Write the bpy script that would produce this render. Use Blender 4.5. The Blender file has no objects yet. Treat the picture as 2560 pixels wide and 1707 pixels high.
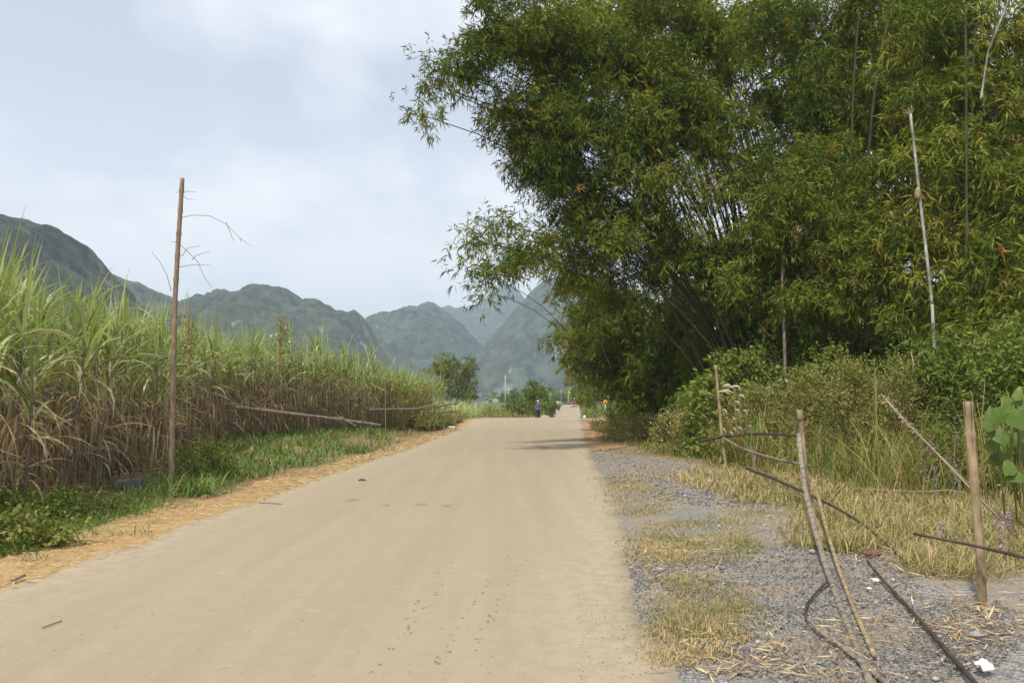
import bpy, math, random
import numpy as np
from mathutils import Vector

random.seed(7)
RNG = np.random.default_rng(11)
SC = bpy.context.scene
COL = SC.collection
R = math.radians

# ------------------------------------------------------------------ camera, world, sun, exposure
FPX = 1991.0                       # focal length in pixels of a 2560 wide frame
EYE = 1.65
PITCH = math.atan((1001 - 853.5) / FPX)
cam_d = bpy.data.cameras.new('camera'); cam = bpy.data.objects.new('camera', cam_d); COL.objects.link(cam)
cam_d.sensor_width = 36.0; cam_d.lens = 36.0 * FPX / 2560.0
cam_d.clip_start = 0.1; cam_d.clip_end = 12000
cam.location = (0, 0, EYE); cam.rotation_euler = (R(90) + PITCH, 0, 0)
SC.camera = cam

SUN_EL, SUN_AZ = R(54), R(208)     # azimuth clockwise from +Y (behind the camera, a little to the left)
W = bpy.data.worlds.new('World'); SC.world = W; W.use_nodes = True
def build_world():
    nt = W.node_tree; nt.nodes.clear(); L = nt.links.new
    out = nt.nodes.new('ShaderNodeOutputWorld'); bg = nt.nodes.new('ShaderNodeBackground')
    bg.inputs['Strength'].default_value = 0.15
    sky = nt.nodes.new('ShaderNodeTexSky'); sky.sky_type = 'NISHITA'; sky.sun_disc = False
    sky.sun_elevation = SUN_EL; sky.sun_rotation = SUN_AZ; sky.air_density = 1.0; sky.dust_density = 1.2
    tc = nt.nodes.new('ShaderNodeTexCoord')
    sep = nt.nodes.new('ShaderNodeSeparateXYZ'); L(tc.outputs['Generated'], sep.inputs[0])
    add = nt.nodes.new('ShaderNodeMath'); add.operation = 'MAXIMUM'; add.inputs[1].default_value = 0.0; L(sep.outputs[2], add.inputs[0])
    add2 = nt.nodes.new('ShaderNodeMath'); add2.operation = 'ADD'; add2.inputs[1].default_value = 0.42; L(add.outputs[0], add2.inputs[0])
    comb = nt.nodes.new('ShaderNodeCombineXYZ')
    for i in range(2):
        d = nt.nodes.new('ShaderNodeMath'); d.operation = 'DIVIDE'; L(sep.outputs[i], d.inputs[0]); L(add2.outputs[0], d.inputs[1]); L(d.outputs[0], comb.inputs[i])
    mp = nt.nodes.new('ShaderNodeMapping'); mp.inputs['Scale'].default_value = (1.15, 1.1, 1); mp.inputs["Location"].default_value = (2.95, 0.6, 0); mp.inputs['Rotation'].default_value = (0, 0, R(-28))
    L(comb.outputs[0], mp.inputs[0])
    n = nt.nodes.new('ShaderNodeTexNoise'); n.inputs['Scale'].default_value = 1.9; n.inputs['Detail'].default_value = 4; n.inputs['Roughness'].default_value = 0.5; n.inputs['Distortion'].default_value = 0.25
    L(mp.outputs[0], n.inputs[0])
    rp = nt.nodes.new('ShaderNodeValToRGB'); rp.color_ramp.elements[0].position = 0.40; rp.color_ramp.elements[0].color = (0.52, 0.52, 0.52, 1)
    rp.color_ramp.elements[1].position = 0.56; rp.color_ramp.elements[1].color = (0.97, 0.97, 0.97, 1)
    L(n.outputs[0], rp.inputs[0])
    n2 = nt.nodes.new('ShaderNodeTexNoise'); n2.inputs['Scale'].default_value = 1.3; n2.inputs['Detail'].default_value = 4
    L(mp.outputs[0], n2.inputs[0])
    cr = nt.nodes.new('ShaderNodeValToRGB'); cr.color_ramp.elements[0].position = 0.36; cr.color_ramp.elements[0].color = (1.08, 1.10, 1.155, 1)
    cr.color_ramp.elements[1].position = 0.66; cr.color_ramp.elements[1].color = (1.17, 1.15, 1.195, 1)
    L(n2.outputs[0], cr.inputs[0])
    sc = nt.nodes.new('ShaderNodeVectorMath'); sc.operation = 'SCALE'; sc.inputs['Scale'].default_value = 6.67; L(cr.outputs[0], sc.inputs[0])
    mx = nt.nodes.new('ShaderNodeMix'); mx.data_type = 'RGBA'
    hf = nt.nodes.new('ShaderNodeMapRange'); hf.inputs[1].default_value = 0.18; hf.inputs[2].default_value = 0.8; hf.inputs[3].default_value = 1.0; hf.inputs[4].default_value = 0.70
    L(sep.outputs[2], hf.inputs[0]); hm = nt.nodes.new('ShaderNodeMath'); hm.operation = 'MULTIPLY'; L(rp.outputs[0], hm.inputs[0]); L(hf.outputs[0], hm.inputs[1])
    L(hm.outputs[0], mx.inputs[0]); L(sky.outputs[0], mx.inputs[6]); L(sc.outputs[0], mx.inputs[7])
    # a veil of thicker air low over the horizon
    hz = nt.nodes.new('ShaderNodeMapRange'); hz.inputs[1].default_value = 0.0; hz.inputs[2].default_value = 0.35; hz.inputs[3].default_value = 0.85; hz.inputs[4].default_value = 0.0
    L(sep.outputs[2], hz.inputs[0])
    mx2 = nt.nodes.new('ShaderNodeMix'); mx2.data_type = 'RGBA'; mx2.inputs[7].default_value = (6.5, 6.65, 7.05, 1)
    L(hz.outputs[0], mx2.inputs[0]); L(mx.outputs[2], mx2.inputs[6])
    L(mx2.outputs[2], bg.inputs[0]); L(bg.outputs[0], out.inputs[0])
build_world()

sun_d = bpy.data.lights.new('sun', 'SUN'); sun = bpy.data.objects.new('sun', sun_d); COL.objects.link(sun)
sun_d.energy = 5.0; sun_d.angle = R(2.5); sun_d.color = (1.0, 0.94, 0.83)
sdir = Vector((math.sin(SUN_AZ) * math.cos(SUN_EL), math.cos(SUN_AZ) * math.cos(SUN_EL), math.sin(SUN_EL)))
sun.rotation_euler = sdir.to_track_quat('Z', 'Y').to_euler(); sun.location = (30, -20, 60)

SC.view_settings.view_transform = 'Standard'; SC.view_settings.look = 'None'
SC.view_settings.gamma = 1.0; SC.view_settings.exposure = 0.0; SC.view_settings.use_curve_mapping = False
SC.cycles.max_bounces = 6; SC.cycles.diffuse_bounces = 3; SC.cycles.glossy_bounces = 2
SC.cycles.transmission_bounces = 4; SC.cycles.volume_bounces = 2; SC.cycles.transparent_max_bounces = 8

# ------------------------------------------------------------------ helpers
CT, ST = math.cos(PITCH), math.sin(PITCH)
def ray(u, v):
    c = (np.asarray(u, float) - 1280) / FPX; d = (853.5 - np.asarray(v, float)) / FPX
    return c, CT - d * ST, ST + d * CT
def at(u, v, Y):
    x, y, z = ray(u, v); k = Y / y
    return np.stack(np.broadcast_arrays(x * k, Y + 0 * x, EYE + z * k), -1).astype(float)
def gp(u, v, z=0.0):
    x, y, zz = ray(u, v); k = (z - EYE) / zz
    return np.stack(np.broadcast_arrays(x * k, y * k, z + 0 * k), -1).astype(float)
def sstep(a, b, x):
    t = np.clip((np.asarray(x, float) - a) / (b - a), 0, 1); return t * t * (3 - 2 * t)
_LAT = np.random.default_rng(5).random((256, 256))
def vnoise(x, y):
    x = np.asarray(x, float); y = np.asarray(y, float)
    xi = np.floor(x).astype(int); yi = np.floor(y).astype(int); fx = x - xi; fy = y - yi
    fx = fx * fx * (3 - 2 * fx); fy = fy * fy * (3 - 2 * fy)
    g = lambda a, b: _LAT[a % 256, b % 256]
    return (g(xi, yi) * (1 - fx) + g(xi + 1, yi) * fx) * (1 - fy) + (g(xi, yi + 1) * (1 - fx) + g(xi + 1, yi + 1) * fx) * fy
def fbm(x, y, o=4):
    s = 0; a = 0.5; f = 1.0
    for k in range(o):
        s = s + a * vnoise(x * f + 17.3 * k, y * f + 9.1 * k); a *= 0.5; f *= 2.03
    return s / (1 - 0.5 ** o)
def crownbump(x, y, cell):
    X = x / cell; Y = y / cell; xi = np.floor(X).astype(int); yi = np.floor(Y).astype(int); best = np.zeros_like(X)
    for i in (-1, 0, 1):
        for j in (-1, 0, 1):
            cx = xi + i; cy = yi + j
            px = cx + _LAT[cx % 256, cy % 256]; py = cy + _LAT[(cx + 91) % 256, (cy + 37) % 256]
            rr = 0.55 + 0.45 * _LAT[(cx + 13) % 256, (cy + 71) % 256]
            d2 = ((X - px) ** 2 + (Y - py) ** 2) / rr ** 2
            best = np.maximum(best, rr * np.sqrt(np.clip(1 - d2, 0, 1)))
    return best
def unit(a):
    return a / np.maximum(np.linalg.norm(a, axis=-1, keepdims=True), 1e-9)

def mesh_np(name, V, polys, tone=None, mat=None, smooth=False):
    V = np.asarray(V, np.float32).reshape(-1, 3)
    polys = [np.asarray(p, np.int32) for p in polys if len(p)]
    me = bpy.data.meshes.new(name)
    me.vertices.add(len(V)); me.vertices.foreach_set('co', V.ravel())
    tot = sum(p.size for p in polys); n = sum(len(p) for p in polys)
    me.loops.add(tot); me.polygons.add(n)
    me.loops.foreach_set('vertex_index', np.concatenate([p.ravel() for p in polys]))
    counts = np.concatenate([np.full(len(p), p.shape[1], np.int32) for p in polys])
    starts = np.concatenate([[0], np.cumsum(counts)[:-1]]).astype(np.int32)
    me.polygons.foreach_set('loop_start', starts)
    try: me.polygons.foreach_set('loop_total', counts)
    except Exception: pass
    if smooth: me.polygons.foreach_set('use_smooth', np.ones(n, bool))
    if tone is not None:
        a = me.attributes.new('tone', 'FLOAT', 'FACE'); a.data.foreach_set('value', np.asarray(tone, np.float32))
    me.update(calc_edges=True); me.validate()
    if mat: me.materials.append(mat)
    return me

class MB:
    """collects geometry and links it as ONE mesh object"""
    def __init__(s): s.V = []; s.Q = []; s.T = []; s.tq = []; s.tt = []; s.n = 0
    def add(s, V, quads=None, tris=None, tone=0.5):
        V = np.asarray(V, float).reshape(-1, 3)
        if quads is not None and len(quads):
            q = np.asarray(quads, int) + s.n; s.Q.append(q); s.tq.append(np.broadcast_to(np.asarray(tone, float), (len(q),)))
        if tris is not None and len(tris):
            t = np.asarray(tris, int) + s.n; s.T.append(t); s.tt.append(np.broadcast_to(np.asarray(tone, float), (len(t),)) if np.ndim(tone) == 0 or quads is None else np.full(len(t), float(np.mean(tone))))
        s.V.append(V); s.n += len(V); return s
    def mesh(s, name, mat, smooth=False):
        polys = []; tone = []
        if s.Q: polys.append(np.concatenate(s.Q)); tone += s.tq
        if s.T: polys.append(np.concatenate(s.T)); tone += s.tt
        return mesh_np(name, np.concatenate(s.V), polys, np.concatenate(tone), mat, smooth)
    def build(s, name, mat, parent=None, kind=None, smooth=False):
        return put(name, s.mesh(name, mat, smooth), parent, kind)
    # --- shapes
    def tube(s, P, r, sides=6, tone=0.5, cap=True):
        P = np.asarray(P, float); n = len(P); r = np.broadcast_to(np.asarray(r, float), (n,))
        T = unit(np.gradient(P, axis=0)); ref = np.array([0, 0, 1.0]) if abs(T[:, 2]).mean() < 0.8 else np.array([1.0, 0, 0])
        A = unit(np.cross(T, ref)); B = np.cross(T, A)
        ang = np.linspace(0, 2 * np.pi, sides, endpoint=False)
        V = P[:, None] + r[:, None, None] * (A[:, None] * np.cos(ang)[None, :, None] + B[:, None] * np.sin(ang)[None, :, None])
        i = np.arange(n - 1)[:, None] * sides; k = np.arange(sides)[None]; k2 = (k + 1) % sides
        Q = np.stack([i + k, i + k2, i + sides + k2, i + sides + k], -1).reshape(-1, 4)
        V = V.reshape(-1, 3); tr = None
        if cap:
            V = np.concatenate([V, P[:1], P[-1:]]); a = n * sides; kk = np.arange(sides); kk2 = (kk + 1) % sides
            tr = np.concatenate([np.stack([kk2, kk, 0 * kk + a], -1), np.stack([(n - 1) * sides + kk, (n - 1) * sides + kk2, 0 * kk + a + 1], -1)])
        return s.add(V, Q, tr, tone)
    def box(s, c, size, rz=0.0, tone=0.5, bev=0.0):
        h = np.asarray(size, float) / 2; b = bev
        V = []
        for sx in (-1, 1):
            for sy in (-1, 1):
                for sz in (-1, 1): V.append([sx * h[0], sy * h[1], sz * h[2]])
        V = np.array(V)
        if b > 0:
            s_ = MB(); xs = np.array([[h[0] - b, h[1], h[2] - b], [h[0], h[1] - b, h[2] - b], [h[0] - b, h[1] - b, h[2]]])
            import itertools
            pts = np.array([p * np.array(sg) for sg in itertools.product((-1, 1), repeat=3) for p in xs])
            import bmesh
            bm = bmesh.new(); [bm.verts.new(p) for p in pts]; bmesh.ops.convex_hull(bm, input=bm.verts[:]); bm.verts.ensure_lookup_table()
            bm.verts.index_update(); V = np.array([v.co[:] for v in bm.verts]); T = [[v.index for v in f.verts] for f in bm.faces]
            bm.free(); Qd = [t for t in T if len(t) == 4]; Td = [t for t in T if len(t) == 3]
        else:
            Qd = [[0, 1, 3, 2], [4, 6, 7, 5], [0, 4, 5, 1], [2, 3, 7, 6], [0, 2, 6, 4], [1, 5, 7, 3]]; Td = None
        c_, s2 = math.cos(rz), math.sin(rz); V = V @ np.array([[c_, s2, 0], [-s2, c_, 0], [0, 0, 1]]) + np.asarray(c, float)
        return s.add(V, Qd if Qd else None, Td, tone)
    def disc(s, c, axis, r, w, sides=14, tone=0.5):
        a = unit(np.asarray(axis, float)); c = np.asarray(c, float)
        return s.tube(np.array([c - a * w / 2, c - a * w * 0.3, c + a * w * 0.3, c + a * w / 2]), np.array([r * 0.93, r, r, r * 0.93]), sides, tone)
    def leaves(s, P, D, L, Wd, tone, droop=0.35, N=None):
        """one bent lens shaped quad per leaf"""
        n = len(P); D = unit(D); L = np.broadcast_to(L, (n,))[:, None]; Wd = np.broadcast_to(Wd, (n,))[:, None]
        rnd = RNG.normal(size=(n, 3)) if N is None else N
        S = unit(np.cross(D, rnd)); dz = np.zeros((n, 3)); dz[:, 2] = -1
        mid = P + D * L * 0.42; tip = P + D * L + dz * L * droop
        V = np.stack([P, mid + S * Wd / 2, tip, mid - S * Wd / 2], 1).reshape(-1, 3)
        Q = np.arange(n * 4).reshape(n, 4)
        return s.add(V, Q, None, tone)
    def strips(s, P, az, el, L, Wd, bend, tone, K=5, twist=0.3):
        """long arching grass blades: K quads each"""
        n = len(P); az = np.broadcast_to(az, (n,)); el = np.broadcast_to(el, (n,)); L = np.broadcast_to(L, (n,)); Wd = np.broadcast_to(Wd, (n,)); bend = np.broadcast_to(bend, (n,))
        t = (np.arange(K) + 0.5) / K
        e = el[:, None] - bend[:, None] * t[None] ** 1.3
        st = (L / K)[:, None]
        dr = np.concatenate([np.zeros((n, 1)), np.cumsum(st * np.cos(e), 1)], 1); dzz = np.concatenate([np.zeros((n, 1)), np.cumsum(st * np.sin(e), 1)], 1)
        C = np.stack([P[:, :1] + dr * np.cos(az)[:, None], P[:, 1:2] + dr * np.sin(az)[:, None], P[:, 2:3] + dzz], -1)
        tw = RNG.normal(0, twist, n); sv = np.stack([-np.sin(az) * np.cos(tw), np.cos(az) * np.cos(tw), np.sin(tw)], -1)
        tt = np.linspace(0, 1, K + 1); wp = np.clip(np.minimum(0.45 + 1.6 * tt, 1.0) * np.clip((1 - tt) * 2.2, 0.04, 1), 0, 1)
        off = sv[:, None] * (Wd[:, None] * wp[None])[:, :, None] / 2
        V = np.stack([C - off, C + off], 2).reshape(-1, 3)
        b = (np.arange(n) * (K + 1) * 2)[:, None]; k = np.arange(K)[None] * 2
        Q = np.stack([b + k, b + k + 1, b + k + 3, b + k + 2], -1).reshape(-1, 4)
        return s.add(V, Q, None, np.repeat(np.broadcast_to(tone, (n,)), K))

def put(name, me, parent=None, kind=None):
    o = bpy.data.objects.new(name, me); COL.objects.link(o)
    if parent: o.parent = parent
    if kind: o['kind'] = kind
    return o
def tag(o, label=None, cat=None, group=None, kind=None):
    if label: o['label'] = label
    if cat: o['category'] = cat
    if group: o['group'] = group
    if kind: o['kind'] = kind
    return o
def thing(name, label, cat, loc=(0, 0, 0), group=None):
    o = bpy.data.objects.new(name, None); COL.objects.link(o); o.location = [float(a) for a in loc]; o.empty_display_size = 0.2
    return tag(o, label, cat, group)
def copy_thing(root, loc, rz, sc, label=None):
    r = root.copy(); COL.objects.link(r); r.location = loc; r.rotation_euler = (random.gauss(0, .04), random.gauss(0, .04), rz); r.scale = (sc, sc, sc)
    if label: r['label'] = label
    for ch in root.children:
        c = ch.copy(); COL.objects.link(c); c.parent = r
    return r

# ------------------------------------------------------------------ materials
def mat_new(name):
    m = bpy.data.materials.new(name); m.use_nodes = True; nt = m.node_tree; nt.nodes.clear()
    out = nt.nodes.new('ShaderNodeOutputMaterial'); return m, nt, out
def ramp(nt, fac, stops):
    r = nt.nodes.new('ShaderNodeValToRGB'); e = r.color_ramp.elements
    while len(e) < len(stops): e.new(0.5)
    for i, (p, c) in enumerate(stops): e[i].position = p; e[i].color = (*c, 1)
    nt.links.new(fac, r.inputs[0]); return r.outputs[0]
def noise(nt, scale, detail=4, rough=0.55, vec=None, dim=None, dist=0.0):
    n = nt.nodes.new('ShaderNodeTexNoise'); n.inputs['Scale'].default_value = scale; n.inputs['Detail'].default_value = detail; n.inputs['Roughness'].default_value = rough; n.inputs['Distortion'].default_value = dist
    if vec is not None: nt.links.new(vec, n.inputs['Vector'])
    return n.outputs[0]
def objco(nt, scale=(1, 1, 1), rot=(0, 0, 0)):
    t = nt.nodes.new('ShaderNodeTexCoord'); m = nt.nodes.new('ShaderNodeMapping'); m.inputs['Scale'].default_value = scale; m.inputs['Rotation'].default_value = rot
    nt.links.new(t.outputs['Object'], m.inputs[0]); return m.outputs[0]
def mixc(nt, fac, a, b, mode='MIX'):
    m = nt.nodes.new('ShaderNodeMix'); m.data_type = 'RGBA'; m.blend_type = mode
    for s_, i in ((fac, 0), (a, 6), (b, 7)):
        if hasattr(s_, 'links'): nt.links.new(s_, m.inputs[i])
        else: m.inputs[i].default_value = s_ if i == 0 else (*s_, 1)
    return m.outputs[2]
def mathn(nt, op, a, b=0.0):
    m = nt.nodes.new('ShaderNodeMath'); m.operation = op
    for s_, i in ((a, 0), (b, 1)):
        if hasattr(s_, 'links'): nt.links.new(s_, m.inputs[i])
        else: m.inputs[i].default_value = s_
    return m.outputs[0]
def bump(nt, h, strength=0.3, dist=0.02):
    b = nt.nodes.new('ShaderNodeBump'); b.inputs['Strength'].default_value = strength; b.inputs['Distance'].default_value = dist; nt.links.new(h, b.inputs['Height']); return b.outputs[0]
def bsdf(nt, out, col, rough=0.85, nrm=None, spec=0.2):
    p = nt.nodes.new('ShaderNodeBsdfPrincipled')
    if hasattr(col, 'links'): nt.links.new(col, p.inputs['Base Color'])
    else: p.inputs['Base Color'].default_value = (*col, 1)
    if hasattr(rough, 'links'): nt.links.new(rough, p.inputs['Roughness'])
    else: p.inputs['Roughness'].default_value = rough
    p.inputs['Specular IOR Level'].default_value = spec
    if nrm is not None: nt.links.new(nrm, p.inputs['Normal'])
    nt.links.new(p.outputs[0], out.inputs[0]); return p
def leaf_mat(name, stops, trans=0.3, rough=0.6, spec=0.10):
    m, nt, out = mat_new(name); a = nt.nodes.new('ShaderNodeAttribute'); a.attribute_name = 'tone'
    c = ramp(nt, a.outputs['Fac'], stops)
    p = bsdf(nt, out, c, rough, None, spec)
    tr = nt.nodes.new('ShaderNodeBsdfTranslucent'); tc = mixc(nt, 1.0, c, (1.0, 1.05, 0.45), 'MULTIPLY'); nt.links.new(tc, tr.inputs[0])
    mx = nt.nodes.new('ShaderNodeMixShader'); mx.inputs[0].default_value = trans
    nt.links.new(p.outputs[0], mx.inputs[1]); nt.links.new(tr.outputs[0], mx.inputs[2]); nt.links.new(mx.outputs[0], out.inputs[0]); return m
def noisy_mat(name, c1, c2, scale, rough=0.85, bs=0.25, bd=0.01, c3=None, stretch=(1, 1, 1), spec=0.2):
    m, nt, out = mat_new(name); v = objco(nt, stretch); n = noise(nt, scale, 5, 0.6, v)
    c = ramp(nt, n, [(0.32, c1), (0.62, c2)] + ([(0.75, c3)] if c3 else []))
    bsdf(nt, out, c, rough, bump(nt, n, bs, bd), spec); return m

def road_mat():
    m, nt, out = mat_new('road_concrete')
    v = objco(nt, (1, 1, 1), (0, 0, R(4.4))); vs = objco(nt, (2.6, 0.10, 1), (0, 0, R(4.4)))
    n1 = noise(nt, 0.35, 6, 0.68, v); n2 = noise(nt, 1.0, 4, 0.6, vs); n3 = noise(nt, 60, 3, 0.7, v); n4 = noise(nt, 6, 5, 0.7, v)
    c = ramp(nt, n1, [(0.3, (0.31, 0.25, 0.165)), (0.7, (0.37, 0.302, 0.20))])
    c = mixc(nt, 0.7, c, ramp(nt, n2, [(0.3, (0.28, 0.226, 0.15)), (0.7, (0.405, 0.332, 0.22))]))
    c = mixc(nt, 0.30, c, ramp(nt, n4, [(0.3, (0.285, 0.233, 0.152)), (0.7, (0.41, 0.34, 0.228))]))
    c = mixc(nt, 0.22, c, ramp(nt, n3, [(0.35, (0.25, 0.2, 0.14)), (0.65, (0.56, 0.46, 0.31))]))
    a = nt.nodes.new('ShaderNodeAttribute'); a.attribute_name = 'edge'
    ef = mathn(nt, 'MULTIPLY', a.outputs['Fac'], ramp(nt, n4, [(0.35, (0, 0, 0)), (0.6, (1, 1, 1))]))
    c = mixc(nt, ef, c, (0.43, 0.36, 0.245)); c = mixc(nt, 1.0, c, (0.90, 0.905, 0.935), 'MULTIPLY')
    n5 = noise(nt, 2.3, 6, 0.75, v); c = mixc(nt, ramp(nt, n5, [(0.60, (0, 0, 0)), (0.74, (0.30, 0.30, 0.30))]), c, (0.20, 0.165, 0.115)); c = mixc(nt, ramp(nt, n5, [(0.28, (0.35, 0.35, 0.35)), (0.40, (0, 0, 0))]), c, (0.47, 0.40, 0.29))
    h = mathn(nt, 'ADD', n3, mathn(nt, 'MULTIPLY', n4, 1.5))
    bsdf(nt, out, c, 0.9, bump(nt, h, 0.25, 0.006), 0.12); return m
def gravel_mat():
    m, nt, out = mat_new('gravel'); v = objco(nt)
    vo = nt.nodes.new('ShaderNodeTexVoronoi'); vo.inputs['Scale'].default_value = 60; nt.links.new(v, vo.inputs['Vector'])
    hsv = nt.nodes.new('ShaderNodeSeparateColor'); nt.links.new(vo.outputs['Color'], hsv.inputs[0])
    c = ramp(nt, hsv.outputs[0], [(0.0, (0.105, 0.10, 0.092)), (0.6, (0.23, 0.22, 0.206)), (1.0, (0.38, 0.36, 0.335))])
    d = noise(nt, 1.3, 5, 0.65, v)
    c = mixc(nt, ramp(nt, d, [(0.44, (0, 0, 0)), (0.62, (0.8, 0.8, 0.8))]), c, (0.29, 0.225, 0.15))
    bsdf(nt, out, c, 0.9, bump(nt, vo.outputs['Distance'], 0.8, -0.012), 0.15); return m
def ground_mat():
    m, nt, out = mat_new('field_soil'); v = objco(nt); n1 = noise(nt, 0.5, 6, 0.6, v); n2 = noise(nt, 9, 5, 0.7, v)
    c = ramp(nt, n1, [(0.35, (0.19, 0.115, 0.06)), (0.55, (0.25, 0.18, 0.09)), (0.7, (0.16, 0.16, 0.06))])
    c = mixc(nt, 0.45, c, ramp(nt, n2, [(0.35, (0.10, 0.07, 0.04)), (0.65, (0.36, 0.27, 0.14))]))
    g = nt.nodes.new('ShaderNodeAttribute'); g.attribute_name = 'green'
    c = mixc(nt, g.outputs['Fac'], c, ramp(nt, n2, [(0.3, (0.06, 0.085, 0.025)), (0.7, (0.14, 0.17, 0.055))]))
    bsdf(nt, out, c, 0.95, bump(nt, n2, 0.5, 0.03), 0.1); return m
def verge_mat(name, base, dark, light):
    m, nt, out = mat_new(name); v = objco(nt); n1 = noise(nt, 1.2, 5, 0.6, v); n2 = noise(nt, 34, 4, 0.7, v)
    c = ramp(nt, n1, [(0.35, dark), (0.6, base)])
    c = mixc(nt, 0.5, c, ramp(nt, n2, [(0.35, dark), (0.68, light)]))
    bsdf(nt, out, c, 0.95, bump(nt, n2, 0.7, 0.015), 0.1); return m
def hill_mat(name, g1, g2, rock):
    m, nt, out = mat_new(name)
    geo = nt.nodes.new('ShaderNodeNewGeometry'); t = nt.nodes.new('ShaderNodeTexCoord')
    n1 = noise(nt, 0.018, 5, 0.6, t.outputs['Object']); n2 = noise(nt, 0.055, 6, 0.72, t.outputs['Object'])
    c = ramp(nt, n2, [(0.43, g1), (0.58, g2)])
    c = mixc(nt, ramp(nt, n1, [(0.45, (0, 0, 0)), (0.65, (0.55, 0.55, 0.55))]), c, (0.055, 0.054, 0.030))
    mp = nt.nodes.new('ShaderNodeMapping'); mp.inputs['Scale'].default_value = (1, 1, 0.35); nt.links.new(t.outputs['Object'], mp.inputs[0])
    n3 = noise(nt, 0.03, 6, 0.6, mp.outputs[0])
    sep = nt.nodes.new('ShaderNodeSeparateXYZ'); nt.links.new(geo.outputs['Normal'], sep.inputs[0])
    steep = ramp(nt, sep.outputs[2], [(0.25, (1, 1, 1)), (0.55, (0, 0, 0))])
    rk = mathn(nt, 'MULTIPLY', steep, ramp(nt, n3, [(0.55, (0, 0, 0)), (0.62, (0.9, 0.9, 0.9))]))
    c = mixc(nt, rk, c, rock)
    bsdf(nt, out, c, 0.95, None, 0.05); return m
def plain(name, c, rough=0.6, spec=0.3):
    k = tuple(min(1, x * 1.12) for x in c); d = tuple(x * 0.85 for x in c)
    return noisy_mat(name, d, k, 9, rough, 0.05, 0.003, None, (1, 1, 1), spec)

M = {}
M['road'] = road_mat(); M['gravel'] = gravel_mat(); M['ground'] = ground_mat()
M['verge'] = verge_mat('verge_straw_soil', (0.42, 0.28, 0.13), (0.29, 0.18, 0.08), (0.53, 0.39, 0.20))
M['redsoil'] = verge_mat('red_soil', (0.37, 0.225, 0.115), (0.26, 0.15, 0.075), (0.47, 0.31, 0.17))
M['bamboo_leaf'] = leaf_mat('bamboo_leaf', [(0.0, (0.036, 0.064, 0.009)), (0.45, (0.108, 0.150, 0.020)), (0.72, (0.21, 0.24, 0.038)), (0.9, (0.29, 0.24, 0.055)), (1.0, (0.36, 0.19, 0.05))], 0.28, 0.6, 0.04)
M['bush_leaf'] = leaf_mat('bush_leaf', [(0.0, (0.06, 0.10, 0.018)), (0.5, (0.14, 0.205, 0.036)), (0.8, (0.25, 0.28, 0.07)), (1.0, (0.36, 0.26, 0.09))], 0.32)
M['weed_leaf'] = leaf_mat('weed_leaf', [(0.0, (0.08, 0.12, 0.024)), (0.4, (0.175, 0.205, 0.048)), (0.7, (0.30, 0.28, 0.095)), (1.0, (0.42, 0.29, 0.14))], 0.3)
M['fresh_grass'] = leaf_mat('fresh_grass', [(0.0, (0.06, 0.115, 0.026)), (0.5, (0.13, 0.225, 0.052)), (0.85, (0.26, 0.31, 0.10)), (1.0, (0.44, 0.35, 0.16))], 0.3)
M['dry_grass'] = leaf_mat('dry_grass', [(0.0, (0.16, 0.19, 0.05)), (0.35, (0.235, 0.225, 0.08)), (0.7, (0.43, 0.35, 0.18)), (1.0, (0.54, 0.40, 0.23))], 0.25)
M['straw'] = leaf_mat('straw_litter', [(0.0, (0.25, 0.15, 0.07)), (0.5, (0.45, 0.31, 0.15)), (1.0, (0.62, 0.50, 0.30))], 0.1)
M['cane_leaf'] = leaf_mat('cane_leaf', [(0.0, (0.13, 0.185, 0.055)), (0.5, (0.34, 0.395, 0.165)), (0.85, (0.55, 0.59, 0.33)), (1.0, (0.58, 0.56, 0.33))], 0.35)
M['cane_dry'] = leaf_mat('cane_dry_leaf', [(0.0, (0.21, 0.135, 0.08)), (0.4, (0.44, 0.325, 0.19)), (0.75, (0.57, 0.47, 0.28)), (1.0, (0.62, 0.54, 0.33))], 0.25)
M['cane_stalk'] = noisy_mat('cane_stalk', (0.085, 0.06, 0.07), (0.25, 0.205, 0.165), 3.5, 0.6, 0.1, 0.004, None, (1, 1, 3))
M['culm'] = noisy_mat('bamboo_culm', (0.03, 0.034, 0.014), (0.075, 0.075, 0.03), 2.5, 0.6, 0.1, 0.003, (0.12, 0.09, 0.04), (1, 1, 0.5))
M['pole'] = noisy_mat('dry_bamboo_pole', (0.14, 0.10, 0.065), (0.29, 0.215, 0.145), 5, 0.65, 0.25, 0.003, (0.33, 0.26, 0.18), (6, 6, 0.8))
M['greypole'] = noisy_mat('weathered_bamboo', (0.11, 0.09, 0.07), (0.29, 0.245, 0.185), 5, 0.75, 0.3, 0.003, (0.42, 0.36, 0.28), (3, 3, 1.2))
M['post'] = noisy_mat('post_bamboo', (0.15, 0.105, 0.06), (0.37, 0.28, 0.165), 4, 0.6, 0.25, 0.003, (0.47, 0.27, 0.15), (3, 3, 1.2))
M['darkpole'] = noisy_mat('dark_rotting_bamboo', (0.03, 0.024, 0.019), (0.075, 0.058, 0.045), 8, 0.6, 0.3, 0.003, (0.13, 0.10, 0.075))
M['paleculm'] = noisy_mat('pale_dead_culm', (0.09, 0.085, 0.07), (0.34, 0.33, 0.29), 2.2, 0.7, 0.2, 0.003, (0.55, 0.53, 0.47), (1, 1, 0.8))
M['twig'] = noisy_mat('twig', (0.09, 0.065, 0.045), (0.17, 0.125, 0.085), 20, 0.8)
M['stem'] = leaf_mat('weed_stem', [(0.0, (0.10, 0.12, 0.035)), (0.5, (0.24, 0.20, 0.08)), (1.0, (0.36, 0.24, 0.13))], 0.05)
M['stone'] = leaf_mat('gravel_stone', [(0.0, (0.09, 0.084, 0.077)), (0.6, (0.205, 0.194, 0.18)), (1.0, (0.42, 0.40, 0.37))], 0.0, 0.85, 0.2)
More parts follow.
